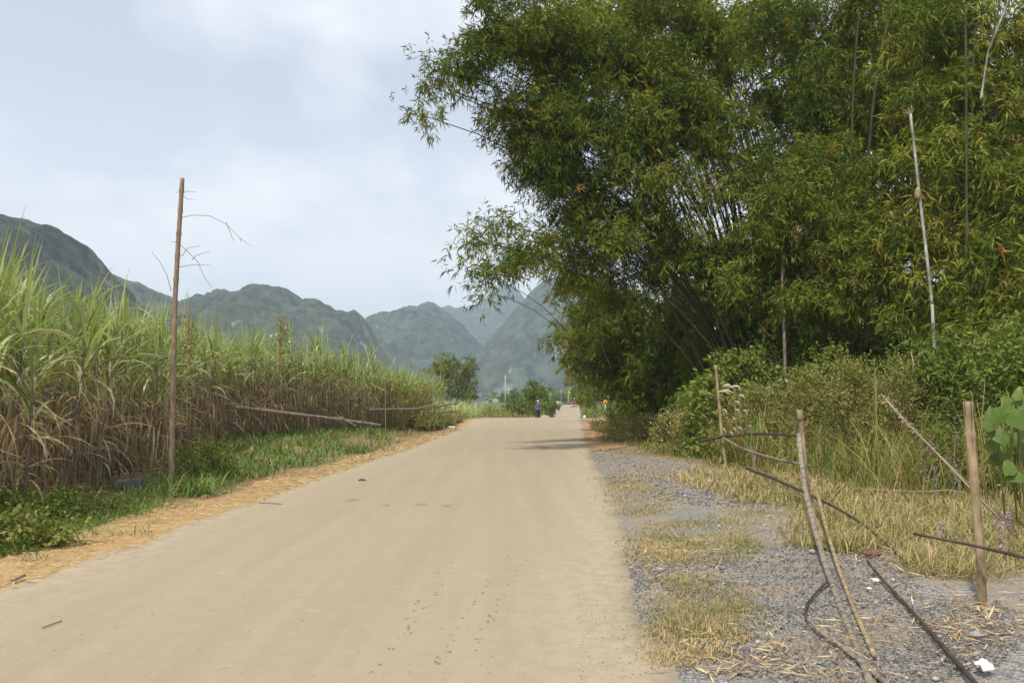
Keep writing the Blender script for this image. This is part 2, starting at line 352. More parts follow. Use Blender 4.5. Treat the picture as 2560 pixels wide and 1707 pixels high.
M['paper'] = noisy_mat('white_paper', (0.52, 0.51, 0.48), (0.74, 0.74, 0.72), 30, 0.8, 0.2, 0.004)
M['white'] = plain('white_paint', (0.70, 0.70, 0.68))
M['concrete'] = noisy_mat('grey_concrete', (0.19, 0.20, 0.20), (0.31, 0.31, 0.30), 7, 0.9, 0.4, 0.006)
M['darkconcrete'] = noisy_mat('weathered_concrete', (0.085, 0.09, 0.095), (0.16, 0.165, 0.165), 7, 0.9, 0.4, 0.006)
M['palepole'] = noisy_mat('pale_concrete_pole', (0.34, 0.335, 0.32), (0.44, 0.43, 0.41), 4, 0.85)
M['blossom'] = plain('white_blossom', (0.75, 0.74, 0.68)); M['broad_leaf'] = leaf_mat('broad_leaf', [(0.0, (0.06, 0.11, 0.02)), (0.5, (0.13, 0.20, 0.035)), (1.0, (0.24, 0.29, 0.06))], 0.3, 0.4, 0.35)
M['plume'] = leaf_mat('grass_plume', [(0.0, (0.40, 0.27, 0.20)), (0.5, (0.58, 0.46, 0.38)), (1.0, (0.75, 0.69, 0.62))], 0.3)
M['purple'] = leaf_mat('purple_flower', [(0.0, (0.22, 0.14, 0.20)), (1.0, (0.42, 0.31, 0.42))], 0.2)

# ------------------------------------------------------------------ terrain
RZY = [(-60, 0), (60, 0), (72, -0.01), (80, -0.06), (88, -0.22), (97, -0.44), (110, -0.75), (130, -1.02), (156, -0.94), (200, -0.55), (250, -0.14), (290, 0.05), (310, 0.07), (340, -0.1), (420, -0.6), (6000, -0.6)]
def zr(y): return np.interp(y, [a for a, _ in RZY], [b for _, b in RZY])
XR = [(-60, -3.2), (0, 0.62), (4.65, 0.96), (6.3, 1.02), (8.2, 1.20), (10.2, 1.38), (12.5, 1.62), (16.5, 1.93), (22, 2.25), (28, 2.68), (32.8, 3.1), (50, 4.6), (80, 6.85), (156, 13.4), (290, 24.2), (420, 35)]
XL = [(-60, -6.5), (0, -4.95), (4.65, -4.75), (7, -4.5), (9.25, -4.32), (11.4, -4.36), (13.2, -4.18), (18.3, -4.1), (26.7, -3.6), (32.8, -3.35), (50, -3.05), (64, -3.1), (72, -4.2), (77, -6.5), (81, -6.4), (84.5, -0.2), (90, 0.9), (100, 1.8), (156, 6.6), (290, 18.6), (420, 29)]
def xr(y): return np.interp(y, [a for a, _ in XR], [b for _, b in XR])
def xl(y): return np.interp(y, [a for a, _ in XL], [b for _, b in XL])
def xroadl(y):    # the road proper, without the flare
    return np.where((np.asarray(y) > 60) & (np.asarray(y) < 90), np.interp(y, [60, 90], [-3.0, 0.9]), xl(y))
def zt(x, y):
    x = np.asarray(x, float); y = np.asarray(y, float)
    z = zr(y)
    z = z + 0.32 * sstep(1.2, 5.0, xroadl(y) - x) * sstep(15, 27, y) * (1 - sstep(60, 75, y))
    z = z + 0.95 * sstep(0.6, 4.0, xl(y) - x) * sstep(82, 95, y) * (1 - sstep(240, 300, y))
    z = z + 1.0 * sstep(1.0, 5.0, x - xr(y)) * sstep(70, 100, y) * (1 - sstep(240, 300, y))
    z = z + 0.25 * sstep(5.0, 12.0, x - xr(y)) * sstep(14, 24, y)
    return z
def grid_axis(fine0, fine1, step, far0, far1, n):
    a = np.arange(fine0, fine1 + 1e-6, step); r = np.geomspace(step, far1 - fine1, n); l = np.geomspace(step, fine0 - far0, n)
    return np.concatenate([fine0 - l[::-1], a, fine1 + r])
def build_ground():
    xs = grid_axis(-16, 22, 0.5, -3000, 3000, 34); ys = grid_axis(2, 120, 0.75, -300, 3900, 46)
    X, Y = np.meshgrid(xs, ys); Z = zt(X, Y) - 0.03
    n, m = X.shape; i = np.arange(n - 1)[:, None] * m; k = np.arange(m - 1)[None]
    Q = np.stack([i + k, i + k + 1, i + m + k + 1, i + m + k], -1).reshape(-1, 4)
    me = mesh_np('ground', np.stack([X, Y, Z], -1), [Q], None, M['ground'], True)
    g = sstep(60, 110, Y) * 0.85 + 0.5 * sstep(3, 8, X - xr(Y)) * (Y < 60)
    a = me.attributes.new('green', 'FLOAT', 'POINT'); a.data.foreach_set('value', np.clip(g, 0, 1).astype(np.float32).ravel())
    return put('ground', me, None, 'structure')
build_ground()

def ribbon(name, ys, left, right, zoff, mat, nx=14, edgefn=None, skirt=0.0, relief=0.0):
    ys = np.asarray(ys, float); t = np.linspace(0, 1, nx)
    X = left[:, None] * (1 - t) + right[:, None] * t; Y = np.repeat(ys[:, None], nx, 1)
    Z = zt(X, Y) if zoff[1] else np.repeat(zr(ys)[:, None], nx, 1)
    Z = Z + zoff[0] + relief * (fbm(X * 2.2, Y * 2.2) ** 2)
    if skirt:
        X = np.concatenate([X[:, :1] - 0.02, X, X[:, -1:] + 0.02], 1); Y = np.concatenate([Y[:, :1], Y, Y[:, -1:]], 1); Z = np.concatenate([Z[:, :1] - skirt, Z, Z[:, -1:] - skirt], 1); t = np.concatenate([[0], t, [1]])
    n, m = X.shape; i = np.arange(n - 1)[:, None] * m; k = np.arange(m - 1)[None]
    Q = np.stack([i + k, i + k + 1, i + m + k + 1, i + m + k], -1).reshape(-1, 4)
    me = mesh_np(name, np.stack([X, Y, Z], -1), [Q], None, mat, True)
    e = np.repeat(np.clip(np.maximum(1 - t / 0.16, 1 - (1 - t) / 0.2), 0, 1)[None], n, 0)
    a = me.attributes.new('edge', 'FLOAT', 'POINT'); a.data.foreach_set('value', e.astype(np.float32).ravel())
    return put(name, me, None, 'structure')
yr = np.concatenate([np.arange(-12, 3, 1.0), np.arange(3, 30, 0.12), np.arange(30, 95, 0.4), np.arange(95, 420, 2.5)])
wobL = (fbm(yr * 1.7, 0 * yr + 3.3, 5) - 0.5) * 0.22 + (fbm(yr * 7, 0 * yr + 5.2, 3) - 0.5) * 0.12; wobR = (fbm(yr * 1.5, 0 * yr + 8.1, 5) - 0.5) * 0.34 + (fbm(yr * 7, 0 * yr + 2.2, 3) - 0.5) * 0.14
RL = xl(yr) + wobL; RR = xr(yr) + wobR
ribbon('road', yr, RL, RR, (0.0, 0), M['road'], 22, skirt=0.08)
def verge_w(y): return np.interp(y, [0, 8.5, 12.6, 14, 17, 20.7, 30, 60], [1.1, 1.15, 1.22, 1.1, .95, .75, .8, .7])
yv = np.concatenate([np.arange(-6, 3, 1.0), np.arange(3, 40, 0.15), np.arange(40, 74, 0.5)])
vw = verge_w(yv) + (fbm(yv * 0.9, 0 * yv + 21, 4) - 0.5) * 0.7
ribbon('dirt_verge', yv, xl(yv) - vw, xl(yv) + 0.25, (-0.022, 1), M['verge'], 12, relief=0.02)
yg = np.concatenate([np.arange(-4, 3, 1.0), np.arange(3, 26.5, 0.12)])
gw = np.interp(yg, [-4, 3, 6, 9, 12, 16, 20, 24, 26.5], [5, 5, 4.6, 3.6, 3.2, 3.2, 3.0, 2.0, 0.3]) + (fbm(yg * 0.8, 0 * yg + 31, 4) - 0.5) * 1.6
ribbon('gravel_shoulder', yg, xr(yg) - 0.3, xr(yg) + np.maximum(gw, 0.1), (-0.024, 1), M['gravel'], 40, relief=0.035)
ys_ = np.arange(27, 74, 0.4); sw = np.interp(ys_, [27, 31, 40, 55, 74], [0.3, 1.9, 2.6, 3.1, 2.4]) + (fbm(ys_ * 0.6, 0 * ys_ + 41, 4) - 0.5) * 1.0
ribbon('red_soil_shoulder', ys_, xr(ys_) - 0.3, xr(ys_) + sw, (-0.02, 1), M['redsoil'], 14, relief=0.05)
yb = np.arange(82, 130, 0.6)
ribbon('soil_bank', yb, xl(yb) - 2.0 - fbm(yb, yb * 0), xl(yb) + 0.2, (0.0, 1), M['redsoil'], 10, relief=0.15)

# ------------------------------------------------------------------ hills
def hill(label_outline, Y0, depth, nu, nt_, cell, amp, mat, front=0.75, seed=0.0, gully=0.14):
    uu = np.array([p[0] for p in label_outline], float); vv = np.array([p[1] for p in label_outline], float)
    u = np.linspace(uu[0], uu[-1], nu); v = np.interp(u, uu, vv)
    P = at(u, v, Y0); rid = np.maximum(P[:, 2] + 3, 0.0)
    t = np.concatenate([np.linspace(-1, .12, nt_ - 6), np.linspace(.2, 1, 6)]); X = np.repeat(P[:, 0][None], nt_, 0); T = np.repeat(t[:, None], nu, 1)
    ridY = Y0 + depth * 0.22 * (fbm(P[:, 0] / (depth * 0.5) + seed, P[:, 0] * 0 + seed, 3) - 0.5)
    Yw = ridY[None] + T * depth
    X = X + (P[:, 0] - P[:, 0].mean())[None] * (T * depth / Y0) * 0
    f = np.clip(np.cos(np.pi / 2 * T), 0, 1) ** front
    big = fbm(X / (depth * 0.35) + seed, Yw / (depth * 0.35) + seed, 4) - 0.5
    Z = rid[None] * f * np.minimum(1 + gully * 2 * (big - .12) * np.clip(np.abs(T) * 3, 0, 1), 1.0)
    # rugged crowns
    nx = X + 0.25 * Z; ny = Yw + 1.6 * Z
    b = crownbump(nx, ny, cell) + 0.6 * crownbump(nx + 77, ny + 31, cell * 0.55) + 1.1 * (fbm(nx / cell / 2.2, ny / cell / 2.2, 3) - 0.5)
    w = np.clip(f * 3, 0, 1)
    Z = Z + amp * (b - 0.75) * w - 3.0; Yw = Yw - amp * 0.9 * b * w; X = X + amp * 0.5 * (fbm(nx / cell, ny / cell + 50, 2) - 0.5) * w
    i = np.arange(nt_ - 1)[:, None] * nu; kk = np.arange(nu - 1)[None]
    Q = np.stack([i + kk, i + kk + 1, i + nu + kk + 1, i + nu + kk], -1).reshape(-1, 4)
    return put('hill', mesh_np('hill', np.stack([X, Yw, Z], -1), [Q], None, mat, False), None, 'structure')
HM = hill_mat('hill_forest', (0.006, 0.013, 0.011), (0.066, 0.080, 0.046), (0.30, 0.29, 0.27))
HM2 = hill_mat('hill_forest_pale', (0.006, 0.015, 0.014), (0.068, 0.088, 0.060), (0.34, 0.33, 0.31))
hill([(-900, 420), (-600, 380), (-320, 430), (-160, 480), (-40, 522), (20, 540), (64, 553), (100, 568), (121, 575), (153, 582), (170, 600), (185, 623), (196, 650), (206, 672), (236, 706), (262, 760), (300, 840), (340, 930), (380, 1000)], 480, 150, 380, 96, 8.5, 4.0, HM, 0.6, 1.0)
hill([(-500, 600), (-200, 560), (0, 580), (120, 622), (204, 652), (255, 680), (319, 706), (382, 728), (446, 765), (520, 815), (600, 880), (680, 960), (740, 1010)], 900, 260, 260, 60, 12, 4.5, HM2, 0.8, 4.0)
hill([(300, 960), (360, 880), (420, 820), (470, 778), (500, 757), (523, 746), (557, 735), (588, 735), (603, 748), (611, 761), (622, 742), (645, 726), (680, 717), (714, 723), (741, 738), (760, 752), (783, 750), (814, 761), (833, 780), (863, 786), (894, 786), (906, 799), (917, 822), (930, 850), (955, 890), (1000, 940), (1050, 1005)], 1000, 240, 380, 90, 12, 5.5, HM, 0.6, 9.0)
hill([(760, 1005), (830, 930), (880, 870), (919, 824), (932, 811), (951, 791), (965, 784), (997, 787), (1014, 776), (1030, 773), (1047, 778), (1058, 769), (1078, 762), (1097, 770), (1127, 790), (1158, 815), (1189, 850), (1230, 900), (1290, 960), (1340, 1005)], 1500, 340, 300, 72, 15, 7, HM2, 0.6, 14.0)
hill([(900, 1000), (960, 900), (1020, 830), (1080, 785), (1112, 772), (1122, 768), (1135, 774), (1181, 778), (1200, 761), (1227, 746), (1247, 729), (1265, 719), (1282, 722), (1296, 735), (1311, 757), (1340, 775), (1400, 760), (1480, 770), (1600, 800), (1800, 860), (2000, 1000)], 2300, 480, 280, 50, 22, 9, HM2, 0.65, 22.0)
hill([(1080, 1004), (1120, 975), (1165, 930), (1200, 885), (1240, 838), (1275, 795), (1311, 757), (1327, 740), (1357, 714), (1378, 707), (1408, 709), (1450, 722), (1520, 738), (1590, 790), (1700, 880), (1850, 1005)], 1450, 420, 300, 90, 15, 7, HM2, 0.55, 33.0)

# ------------------------------------------------------------------ sugarcane field
FE = [(-7.6, 4), (-7.25, 8), (-7.05, 11.3), (-7.35, 14), (-8.1, 17.5), (-8.9, 22), (-9.3, 27), (-8.8, 31.5), (-7.7, 37), (-6.1, 43), (-4.9, 48), (-4.6, 51)]
def fx(y): return np.interp(y, [b for _, b in FE], [a for a, _ in FE])
def cane_geo(st, gr, dr, P, H, rng, lowpoly=False):
    """adds one cane: stalk, green top, dry hanging leaves"""
    az0 = rng.uniform(0, 2 * math.pi); lean = rng.normal(0, 0.05, 2)
    n = 5 if lowpoly else 10
    t = np.linspace(0, 1, n); pts = np.stack([P[0] + lean[0] * H * t ** 1.4, P[1] + lean[1] * H * t ** 1.4, P[2] + H * t], -1)
    rr = 0.017 * (1 - 0.35 * t)
    if not lowpoly: rr = rr * (1 + 0.12 * (np.arange(n) % 2))
    st.tube(pts, rr, 4 if lowpoly else 6, 0.5, not lowpoly)
    K = 4 if lowpoly else 6
    ng = 8 if lowpoly else 11
    tb = 1 - 0.42 * rng.random(ng) ** 1.6; B = np.stack([np.interp(tb, t, pts[:, i]) for i in range(3)], -1)
    az = az0 + np.arange(ng) * 2.4 + rng.normal(0, .4, ng)
    gr.strips(B, az, rng.uniform(0.95, 1.5, ng), rng.uniform(0.85, 1.55, ng), rng.uniform(0.035, 0.058, ng), rng.uniform(0.4, 2.6, ng), np.clip(rng.normal(0.5, .22, ng) - 0.5 * (tb - .8), 0, 1), K)
    # upright spear
    gr.strips(np.repeat(pts[-1:], 3, 0), rng.uniform(0, 6.3, 3), rng.uniform(1.3, 1.55, 3), rng.uniform(0.8, 1.6, 3), np.array([0.03] * 3), np.array([0.3] * 3), np.array([0.45] * 3), K)
    nd = 9 if lowpoly else 19
    tb = rng.uniform(0.15, 0.88, nd) ** 0.85; B = np.stack([np.interp(tb, t, pts[:, i]) for i in range(3)], -1)
    dr.strips(B, rng.uniform(0, 6.3, nd), rng.uniform(-1.1, 0.75, nd), rng.uniform(0.5, 1.15, nd), rng.uniform(0.018, 0.042, nd), rng.uniform(0.6, 2.2, nd), np.clip(rng.normal(0.42, .25, nd) + 0.25 * (tb - 0.5), 0, 1), 4 if lowpoly else 5, 0.8)
protos = []
for k in range(12):
    st, gr, dr = MB(), MB(), MB(); rr = np.random.default_rng(100 + k)
    cane_geo(st, gr, dr, np.zeros(3), rr.uniform(1.95, 2.95), rr)
    protos.append((st.mesh('stalk', M['cane_stalk'], True), gr.mesh('green_leaves', M['cane_leaf']), dr.mesh('dry_leaves', M['cane_dry'])))
near_pts, far_pts = [], []
rc = np.random.default_rng(3)
cand = []
for y in np.arange(9.0, 52, 0.42):
    for d in np.arange(0.1, 8.6, 0.42):
        if d > 3.5 and rc.random() < 0.45: continue
        yy = y + rc.normal(0, .12); x = fx(yy) - d + rc.normal(0, .12) - 0.25 * rc.random()
        if x / yy < -0.95: continue
        cand.append((x, yy, d))
cand = np.array(cand)
score = np.hypot(cand[:, 0], cand[:, 1]) + cand[:, 2] * 6.5 + 100 * (cand[:, 0] / cand[:, 1] < -.66)
order = np.argsort(score)
canes = 0
def cane_zone(x, y, d):
    u = 1280 + FPX * x / y; row = 'front-row' if d < .75 else 'second-row' if d < 1.7 else 'inner-row'
    if u < 110: return row + ' sugarcane at the left frame edge, the tallest leafy green tops', row + ' sugarcane at the left frame edge'
    if u < 395: return row + ' sugarcane left of the tall bare pole, brown dry leaves below', row + ' sugarcane left of the tall pole'
    if u < 590: return row + ' sugarcane between the tall bare pole and the fallen rail', row + ' sugarcane right of the tall pole'
    if u < 955: return row + ' sugarcane standing behind the slanting fallen rail', row + ' sugarcane behind the fallen rail'
    return row + ' sugarcane at the far end of the field, behind the far fence', row + ' sugarcane behind the far fence'
CANE_LABEL = 'sugarcane in the field\'s roadside rows, green arching top over dry brown hanging leaves'
for j in order[:300]:
    x, y, d = cand[j]; me = protos[canes % 12]
    if canes < 12:
        root = thing('sugarcane', CANE_LABEL, 'sugarcane', (0, 0, 0), 'sugarcane plants along the front of the field')
        for nm, m_ in zip(('stalk', 'green_leaves', 'dry_leaves'), me): put(nm, m_, root, 'stuff' if nm != 'stalk' else None)
        protos[canes] = me; me_root = root
        if canes == 0: roots = []
        roots.append(root)
        root.location = (x, y, float(zt(x, y)) - 0.04); root.rotation_euler = (random.gauss(0, .05), random.gauss(0, .05), random.uniform(0, 6.3))
    else:
        root = copy_thing(roots[canes % 12], (x, y, float(zt(x, y)) - 0.04), random.uniform(0, 6.3), random.uniform(0.86, 1.12) * (1.12 if x / y < -.60 else 1.0 if y < 31 else 1.10))
    root['label'], root['group'] = cane_zone(x, y, d)
    canes += 1
fld = thing('sugarcane_field', 'dense stand of sugarcane filling the field behind its roadside rows', 'sugarcane field', (0, 0, 0)); fld['kind'] = 'stuff'
st, gr, dr = MB(), MB(), MB()
for j in order[300:]:
    x, y, d = cand[j]
    cane_geo(st, gr, dr, np.array([x, y, float(zt(x, y)) - 0.05]), rc.uniform(2.2, 3.0) * (1 - 0.12 * (y > 40)), rc, True)
st.build('stalks', M['cane_stalk'], fld, 'stuff', True); gr.build('green_leaves', M['cane_leaf'], fld, 'stuff'); dr.build('dry_leaves', M['cane_dry'], fld, 'stuff')
# young cane and tall reeds further on, up to the crest
def young_cane(name, label, n, fxy, hl, mat, tone):
    g = MB()
    for _ in range(n):
        x, y = fxy(); z = float(zt(x, y)); k = 9
        g.strips(np.tile([x, y, z], (k, 1)) + RNG.normal(0, .06, (k, 3)) * [1, 1, 0], RNG.uniform(0, 6.3, k), RNG.uniform(1.0, 1.5, k), RNG.uniform(hl[0], hl[1], k), RNG.uniform(.04, .07, k), RNG.uniform(.3, 2.2, k), np.clip(RNG.normal(tone, .2, k), 0, 1), 5)
    o = g.build(name, mat, None, 'stuff'); tag(o, label, 'reeds'); return o
young_cane('young_cane', 'low pale green young cane beyond the end of the tall field', 330, lambda: ((lambda y: (float(xroadl(y)) - 2.6 - abs(RNG.normal(0, 3.2)), y))(RNG.uniform(52, 80))), (1.2, 2.4), M['cane_leaf'], 0.6)
young_cane('roadside_reeds', 'olive reeds lining the verge just before the crest', 520, lambda: ((lambda y: (float(xl(y)) - 1.0 - abs(RNG.normal(0, 0.8)), y))(RNG.uniform(44, 75))), (0.4, 1.1), M['weed_leaf'], 0.45)

# ------------------------------------------------------------------ leafy plants: generic foliage
def blob_points(c, rad, n, rng, hollow=0.45):
    d = unit(rng.normal(size=(n, 3))); r = (hollow ** 3 + (1 - hollow ** 3) * rng.random((n, 1))) ** (1 / 3)
    return np.asarray(c) + d * r * np.asarray(rad), d
def sprays(mb, P, out, rng, k=9, L=0.24, Wd=0.036, span=0.34, tone=0.45, tsp=0.14, droop=0.22, bias=0.42):
    """drooping twigs, each with k leaves"""
    n = len(P); tw = unit(out * 0.7 + rng.normal(size=(n, 3)) * 0.9 + np.array([0, 0, -bias]))
    s = rng.random((n, k, 1)); B = P[:, None] + tw[:, None] * s * span + rng.normal(size=(n, k, 3)) * 0.03
    D = unit(tw[:, None] * 0.8 + rng.normal(size=(n, k, 3)) * 0.75 + np.array([0, 0, -0.15]))
    tn = np.clip(np.broadcast_to(np.asarray(tone), (n,))[:, None] + rng.normal(0, tsp, (n, k)), 0, 1)
    sz = rng.uniform(0.5, 1.35, n * k)
    mb.leaves(B.reshape(-1, 3), D.reshape(-1, 3), L * sz, Wd * sz, tn.ravel(), droop)
def arc(a, b, sag, n=9):
    a = np.asarray(a, float); b = np.asarray(b, float); t = np.linspace(0, 1, n)[:, None]
    c = a + (b - a) * np.array([0.30, 0.30, 0.78]) + np.array([0, 0, sag])
    return (1 - t) ** 2 * a + 2 * t * (1 - t) * c + t ** 2 * b
def culm_tube(mb, P, r0, r1, sides=5):
    n = len(P); t = np.linspace(0, 1, n); mb.tube(P, r0 + (r1 - r0) * t, sides, 0.5, False)

def bamboo(label, base, blobs, culms=(), seed=0, name='bamboo_clump', L=0.235, Wd=0.041, per=96.0, tone=0.42, k=9, span=0.36, group=None):
    """blobs: (u, v, Y, ru, rv, rY, density, tone shift)"""
    rng = np.random.default_rng(seed); root = thing(name, label, 'bamboo', base, group); base = np.asarray(base, float)
    cr = MB(); tw = MB(); ends = []
    for (u, v, Y, ru, rv, rY, dens, ts) in blobs:
        c = at(u, v, Y) - base; k_ = Y / FPX; rad = np.array([ru * k_, rY, rv * k_])
        area = math.pi * rad[0] * rad[2]; n = int(area * per * dens)
        # clumpy: sub blobs so that light and dark tufts form
        ns = max(6, int(area * 2.2)); sc_, sd = blob_points(c, rad * 0.86, ns, rng, 0.25)
        idx = rng.integers(0, ns, n); w = rng.normal(size=(n, 3)) * (0.24 + 0.08 * rad.min())
        P = sc_[idx] + w * [1, 1, 0.75]; O = unit(P - c + rng.normal(size=(n, 3)) * 0.2)
        ttone = tone + .04 + ts + rng.normal(0, .19, ns)[idx] + rng.normal(0, .05, n)
        ttone = np.minimum(ttone, .74)
        ttone = np.where(rng.random(n) < 0.02, rng.uniform(0.82, 1.0, n), ttone)
        sprays(cr, P, O, rng, k, L, Wd, span, ttone, 0.075)
        ends.append((c, rad))
        for q in rng.integers(0, ns, max(2, ns // 5)):        # thin branches inside the mass
            a = c + (sc_[q] - c) * 0.1; tw.tube(arc(a, sc_[q], 0.2, 5), np.linspace(0.016, 0.004, 5), 3, 0.5, False)
    cr.build('crown', M['bamboo_leaf'], root, 'stuff')
    if tw.n: tw.build('branches', M['culm'], root, 'stuff')
    for c, rad in ends:
        a = np.array([rng.normal(0, 0.55), rng.normal(0, 0.5), -0.1]); m = MB()
        if c[2] < 0.38 * max(e[0][2] for e in ends) and np.linalg.norm(c[:2]) > 2.0: a = a + (c - a) * [.62, .62, .45] ; culm_tube(m, arc(a, c, .3, 7), .016, .007, 4); m.build('culm', M['culm'], root, None, True); continue
        culm_tube(m, arc(a, c + rng.normal(0, .2, 3), 0.5 + 0.05 * np.linalg.norm(c), 10), 0.05, 0.014); m.build('culm', M['culm'], root, None, True)
    for cu in culms:                                            # (u0,v0,Y0,u1,v1,Y1,r)
        u0, v0, Y0, u1, v1, Y1, r_ = cu; m = MB(); a = at(u0, v0, Y0) - base; b = at(u1, v1, Y1) - base
        culm_tube(m, arc(a, b, 0.25, 10), r_, r_ * 0.55); m.build('culm', M['culm'], root, None, True)
    return root

def G(u, Y): # ground point below pixel column u at depth Y
    p = at(u, 1001, Y); return (p[0], Y, float(zt(p[0], Y)))
cl = []
for i in range(26):      # the visible fan of culms of the great clump
    f = i / 25.0; u1 = 1590 + f * 350 + random.gauss(0, 18); v1 = 430 - 220 * math.sin(f * 2.6) + random.gauss(0, 30)
    cl.append((1850 + f * 130 + random.gauss(0, 10), 930, 29.5 + random.gauss(0, .5), u1, v1, 29 + random.gauss(0, 1.2), 0.045))
bamboo('huge bamboo clump leaning over the road, its fan of dark culms showing', G(1905, 29.5), [
    (1095, 160, 25, 44, 38, 0.7, .85, .03), (1062, 210, 25, 22, 38, 0.4, .8, .03), (1066, 295, 25, 24, 52, 0.4, .85, .02), (1150, 150, 25.5, 70, 50, 0.9, 1.3, .03), (1130, 225, 25.5, 40, 30, .6, .4, 0),
    (1222, 35, 26, 55, 80, 1.2, 1.7, .05), (1250, 110, 26, 90, 85, 1.2, 1.6, .05), (1360, 70, 27, 120, 140, 1.8, 1.2, .05), (1225, 215, 26, 50, 40, .7, .6, 0), (1262, 310, 26.5, 58, 48, .8, 1.2, 0), (1310, 380, 27, 60, 60, .8, 1.1, -.02), (1345, 455, 27, 45, 50, .7, .9, -.03), (1385, 330, 26.5, 100, 90, 1.1, 1.4, .02), (1440, 460, 27, 90, 70, 1.1, 1.2, -.02),
    (1340, 240, 27, 110, 90, 1.5, 1.0, .04), (1470, 200, 28, 140, 170, 2, 1.2, .04), (1450, 380, 28.5, 120, 90, 1.8, .95, -.02), (1600, 90, 29, 150, 150, 2, 1.2, .03), (1620, 300, 28, 130, 110, 1.6, 1.3, -.03), (1570, 430, 27.5, 100, 80, 1.2, 1.0, 0), (1500, 500, 27.5, 90, 60, 1.0, 1.0, .02), (1620, 560, 28, 80, 60, 1.0, .8, 0), (1700, 660, 28, 80, 60, 1.0, 1.1, .04), (1790, 470, 27.5, 60, 45, .8, .9, .05), (1830, 300, 28, 60, 60, .8, .6, 0), (1640, 180, 28, 110, 60, 1, 1.0, .05),
    (1250, 560, 24.5, 75, 42, .7, .6, .08), (1185, 610, 24.5, 45, 50, .6, .55, .08), (1240, 650, 24.5, 85, 50, .7, .55, .08), (1170, 680, 24.5, 38, 40, .5, .4, .08), (1215, 730, 24.5, 45, 36, .5, .5, .06), (1330, 610, 25.5, 80, 70, 1.0, .8, .07),
    (1420, 545, 28, 90, 70, 1.5, 1.1, -.02), (1430, 650, 28, 80, 75, 1.3, 1.2, .03), (1500, 610, 27, 100, 70, 1.1, 1.1, .0), (1700, 330, 28, 110, 70, 1.1, 1.1, 0), (1600, 470, 27, 80, 60, 1, .9, -.02), (1770, 250, 27.5, 80, 60, .8, 1.0, .02), (1855, 430, 27.5, 55, 50, .8, .9, .03), (1570, 330, 27, 80, 60, 1, 1.0, .02), (1690, 230, 27.5, 70, 50, .8, .9, .03), (1700, 420, 27.5, 55, 50, .7, .9, 0), (1800, 380, 27.3, 55, 50, .7, .9, .02), (1740, 560, 27.3, 45, 50, .6, .8, .02), (1530, 560, 29, 110, 90, 1.6, .75, -.03), (1560, 690, 30, 120, 90, 1.8, .95, 0), (1690, 640, 30, 110, 90, 1.6, .7, -.04), (1700, 480, 31, 90, 80, 1.4, .3, -.05), (1790, 330, 30, 80, 70, 1.2, .55, -.02), (1780, 170, 29.5, 110, 110, 1.6, 1.0, 0), (1740, 40, 29, 120, 70, 1.6, 1.2, .03)],
    cl, 21)
bamboo('tall upright bamboo clump with vertical brown culms behind the broken stake', G(2130, 30), [
    (1930, 60, 30, 120, 90, 1.8, 1.1, 0), (2080, 70, 30, 120, 110, 2, 1.2, 0), (2220, 60, 29, 130, 110, 2, 1.2, .05), (2010, 230, 29.5, 120, 120, 1.8, .9, -.03), (2120, 250, 29, 110, 120, 1.6, 1.0, -.03), (2230, 280, 28, 110, 120, 1.6, 1.1, .03),
    (1900, 240, 30.5, 60, 60, 1, .35, 0), (1930, 420, 27, 110, 80, 1.4, .9, .02), (2060, 420, 26.5, 120, 90, 1.4, 1.0, .02), (1960, 540, 26, 120, 70, 1.3, 1.1, .06), (2100, 560, 25.5, 120, 90, 1.4, 1.1, .06), (1890, 620, 27, 100, 80, 1.3, .8, .02), (2020, 680, 26, 120, 80, 1.4, 1.0, .02), (2160, 690, 24.5, 110, 90, 1.3, 1.0, .04), (1880, 760, 28, 110, 70, 1.4, .7, 0), (2060, 800, 26, 130, 70, 1.4, .8, 0), (1980, 470, 25, 70, 40, .7, 1.1, .12), (2080, 600, 24.5, 80, 40, .7, 1.1, .12), (1930, 560, 25.5, 80, 45, .7, 1.1, .12), (2180, 610, 23.5, 70, 40, .7, 1.1, .12), (2010, 740, 25, 80, 40, .7, .9, .10), (2120, 750, 24, 70, 40, .7, 1.0, .10), (1840, 680, 26, 60, 40, .7, .8, .08)],
    [(2150, 900, 27.2, 2235, 10, 26.6, .075), (2128, 900, 27.5, 2150, 30, 27, .06), (2100, 900, 30, 2080, 120, 30, .05), (2165, 900, 29, 2180, 300, 29, .06), (2120, 900, 30, 2115, 200, 29.5, .06), (1990, 920, 29, 1880, 260, 31, .05), (2000, 920, 29, 1830, 200, 31, .05)], 22)
bamboo('bright leafy bamboo clump at the right edge of the frame, nearest the camera', G(2420, 22), [
    (2330, 80, 24, 120, 120, 1.6, 1.2, .10), (2480, 60, 23, 140, 120, 1.8, 1.2, .12), (2380, 250, 23.5, 120, 110, 1.5, 1.1, .08), (2520, 240, 22.5, 120, 130, 1.5, 1.2, .09), (2300, 420, 23, 110, 90, 1.3, 1.0, .06), (2430, 420, 22, 120, 110, 1.4, 1.1, .06), (2550, 470, 21, 100, 140, 1.3, 1.1, .05), (2280, 590, 22.5, 100, 90, 1.1, 1.0, .05), (2400, 600, 21.5, 110, 90, 1.2, 1.1, .06), (2530, 660, 20.5, 110, 100, 1.2, 1.1, .05), (2330, 740, 21.5, 120, 80, 1.2, 1.0, .03), (2470, 790, 20.5, 120, 70, 1.2, 1.0, .05)],
    [(2440, 900, 22, 2440, 60, 22, .035), (2390, 900, 22, 2560, 20, 22, .04), (2455, 900, 22, 2440, 450, 22, .05)], 23, L=0.29, Wd=0.05, tone=.47, per=58)
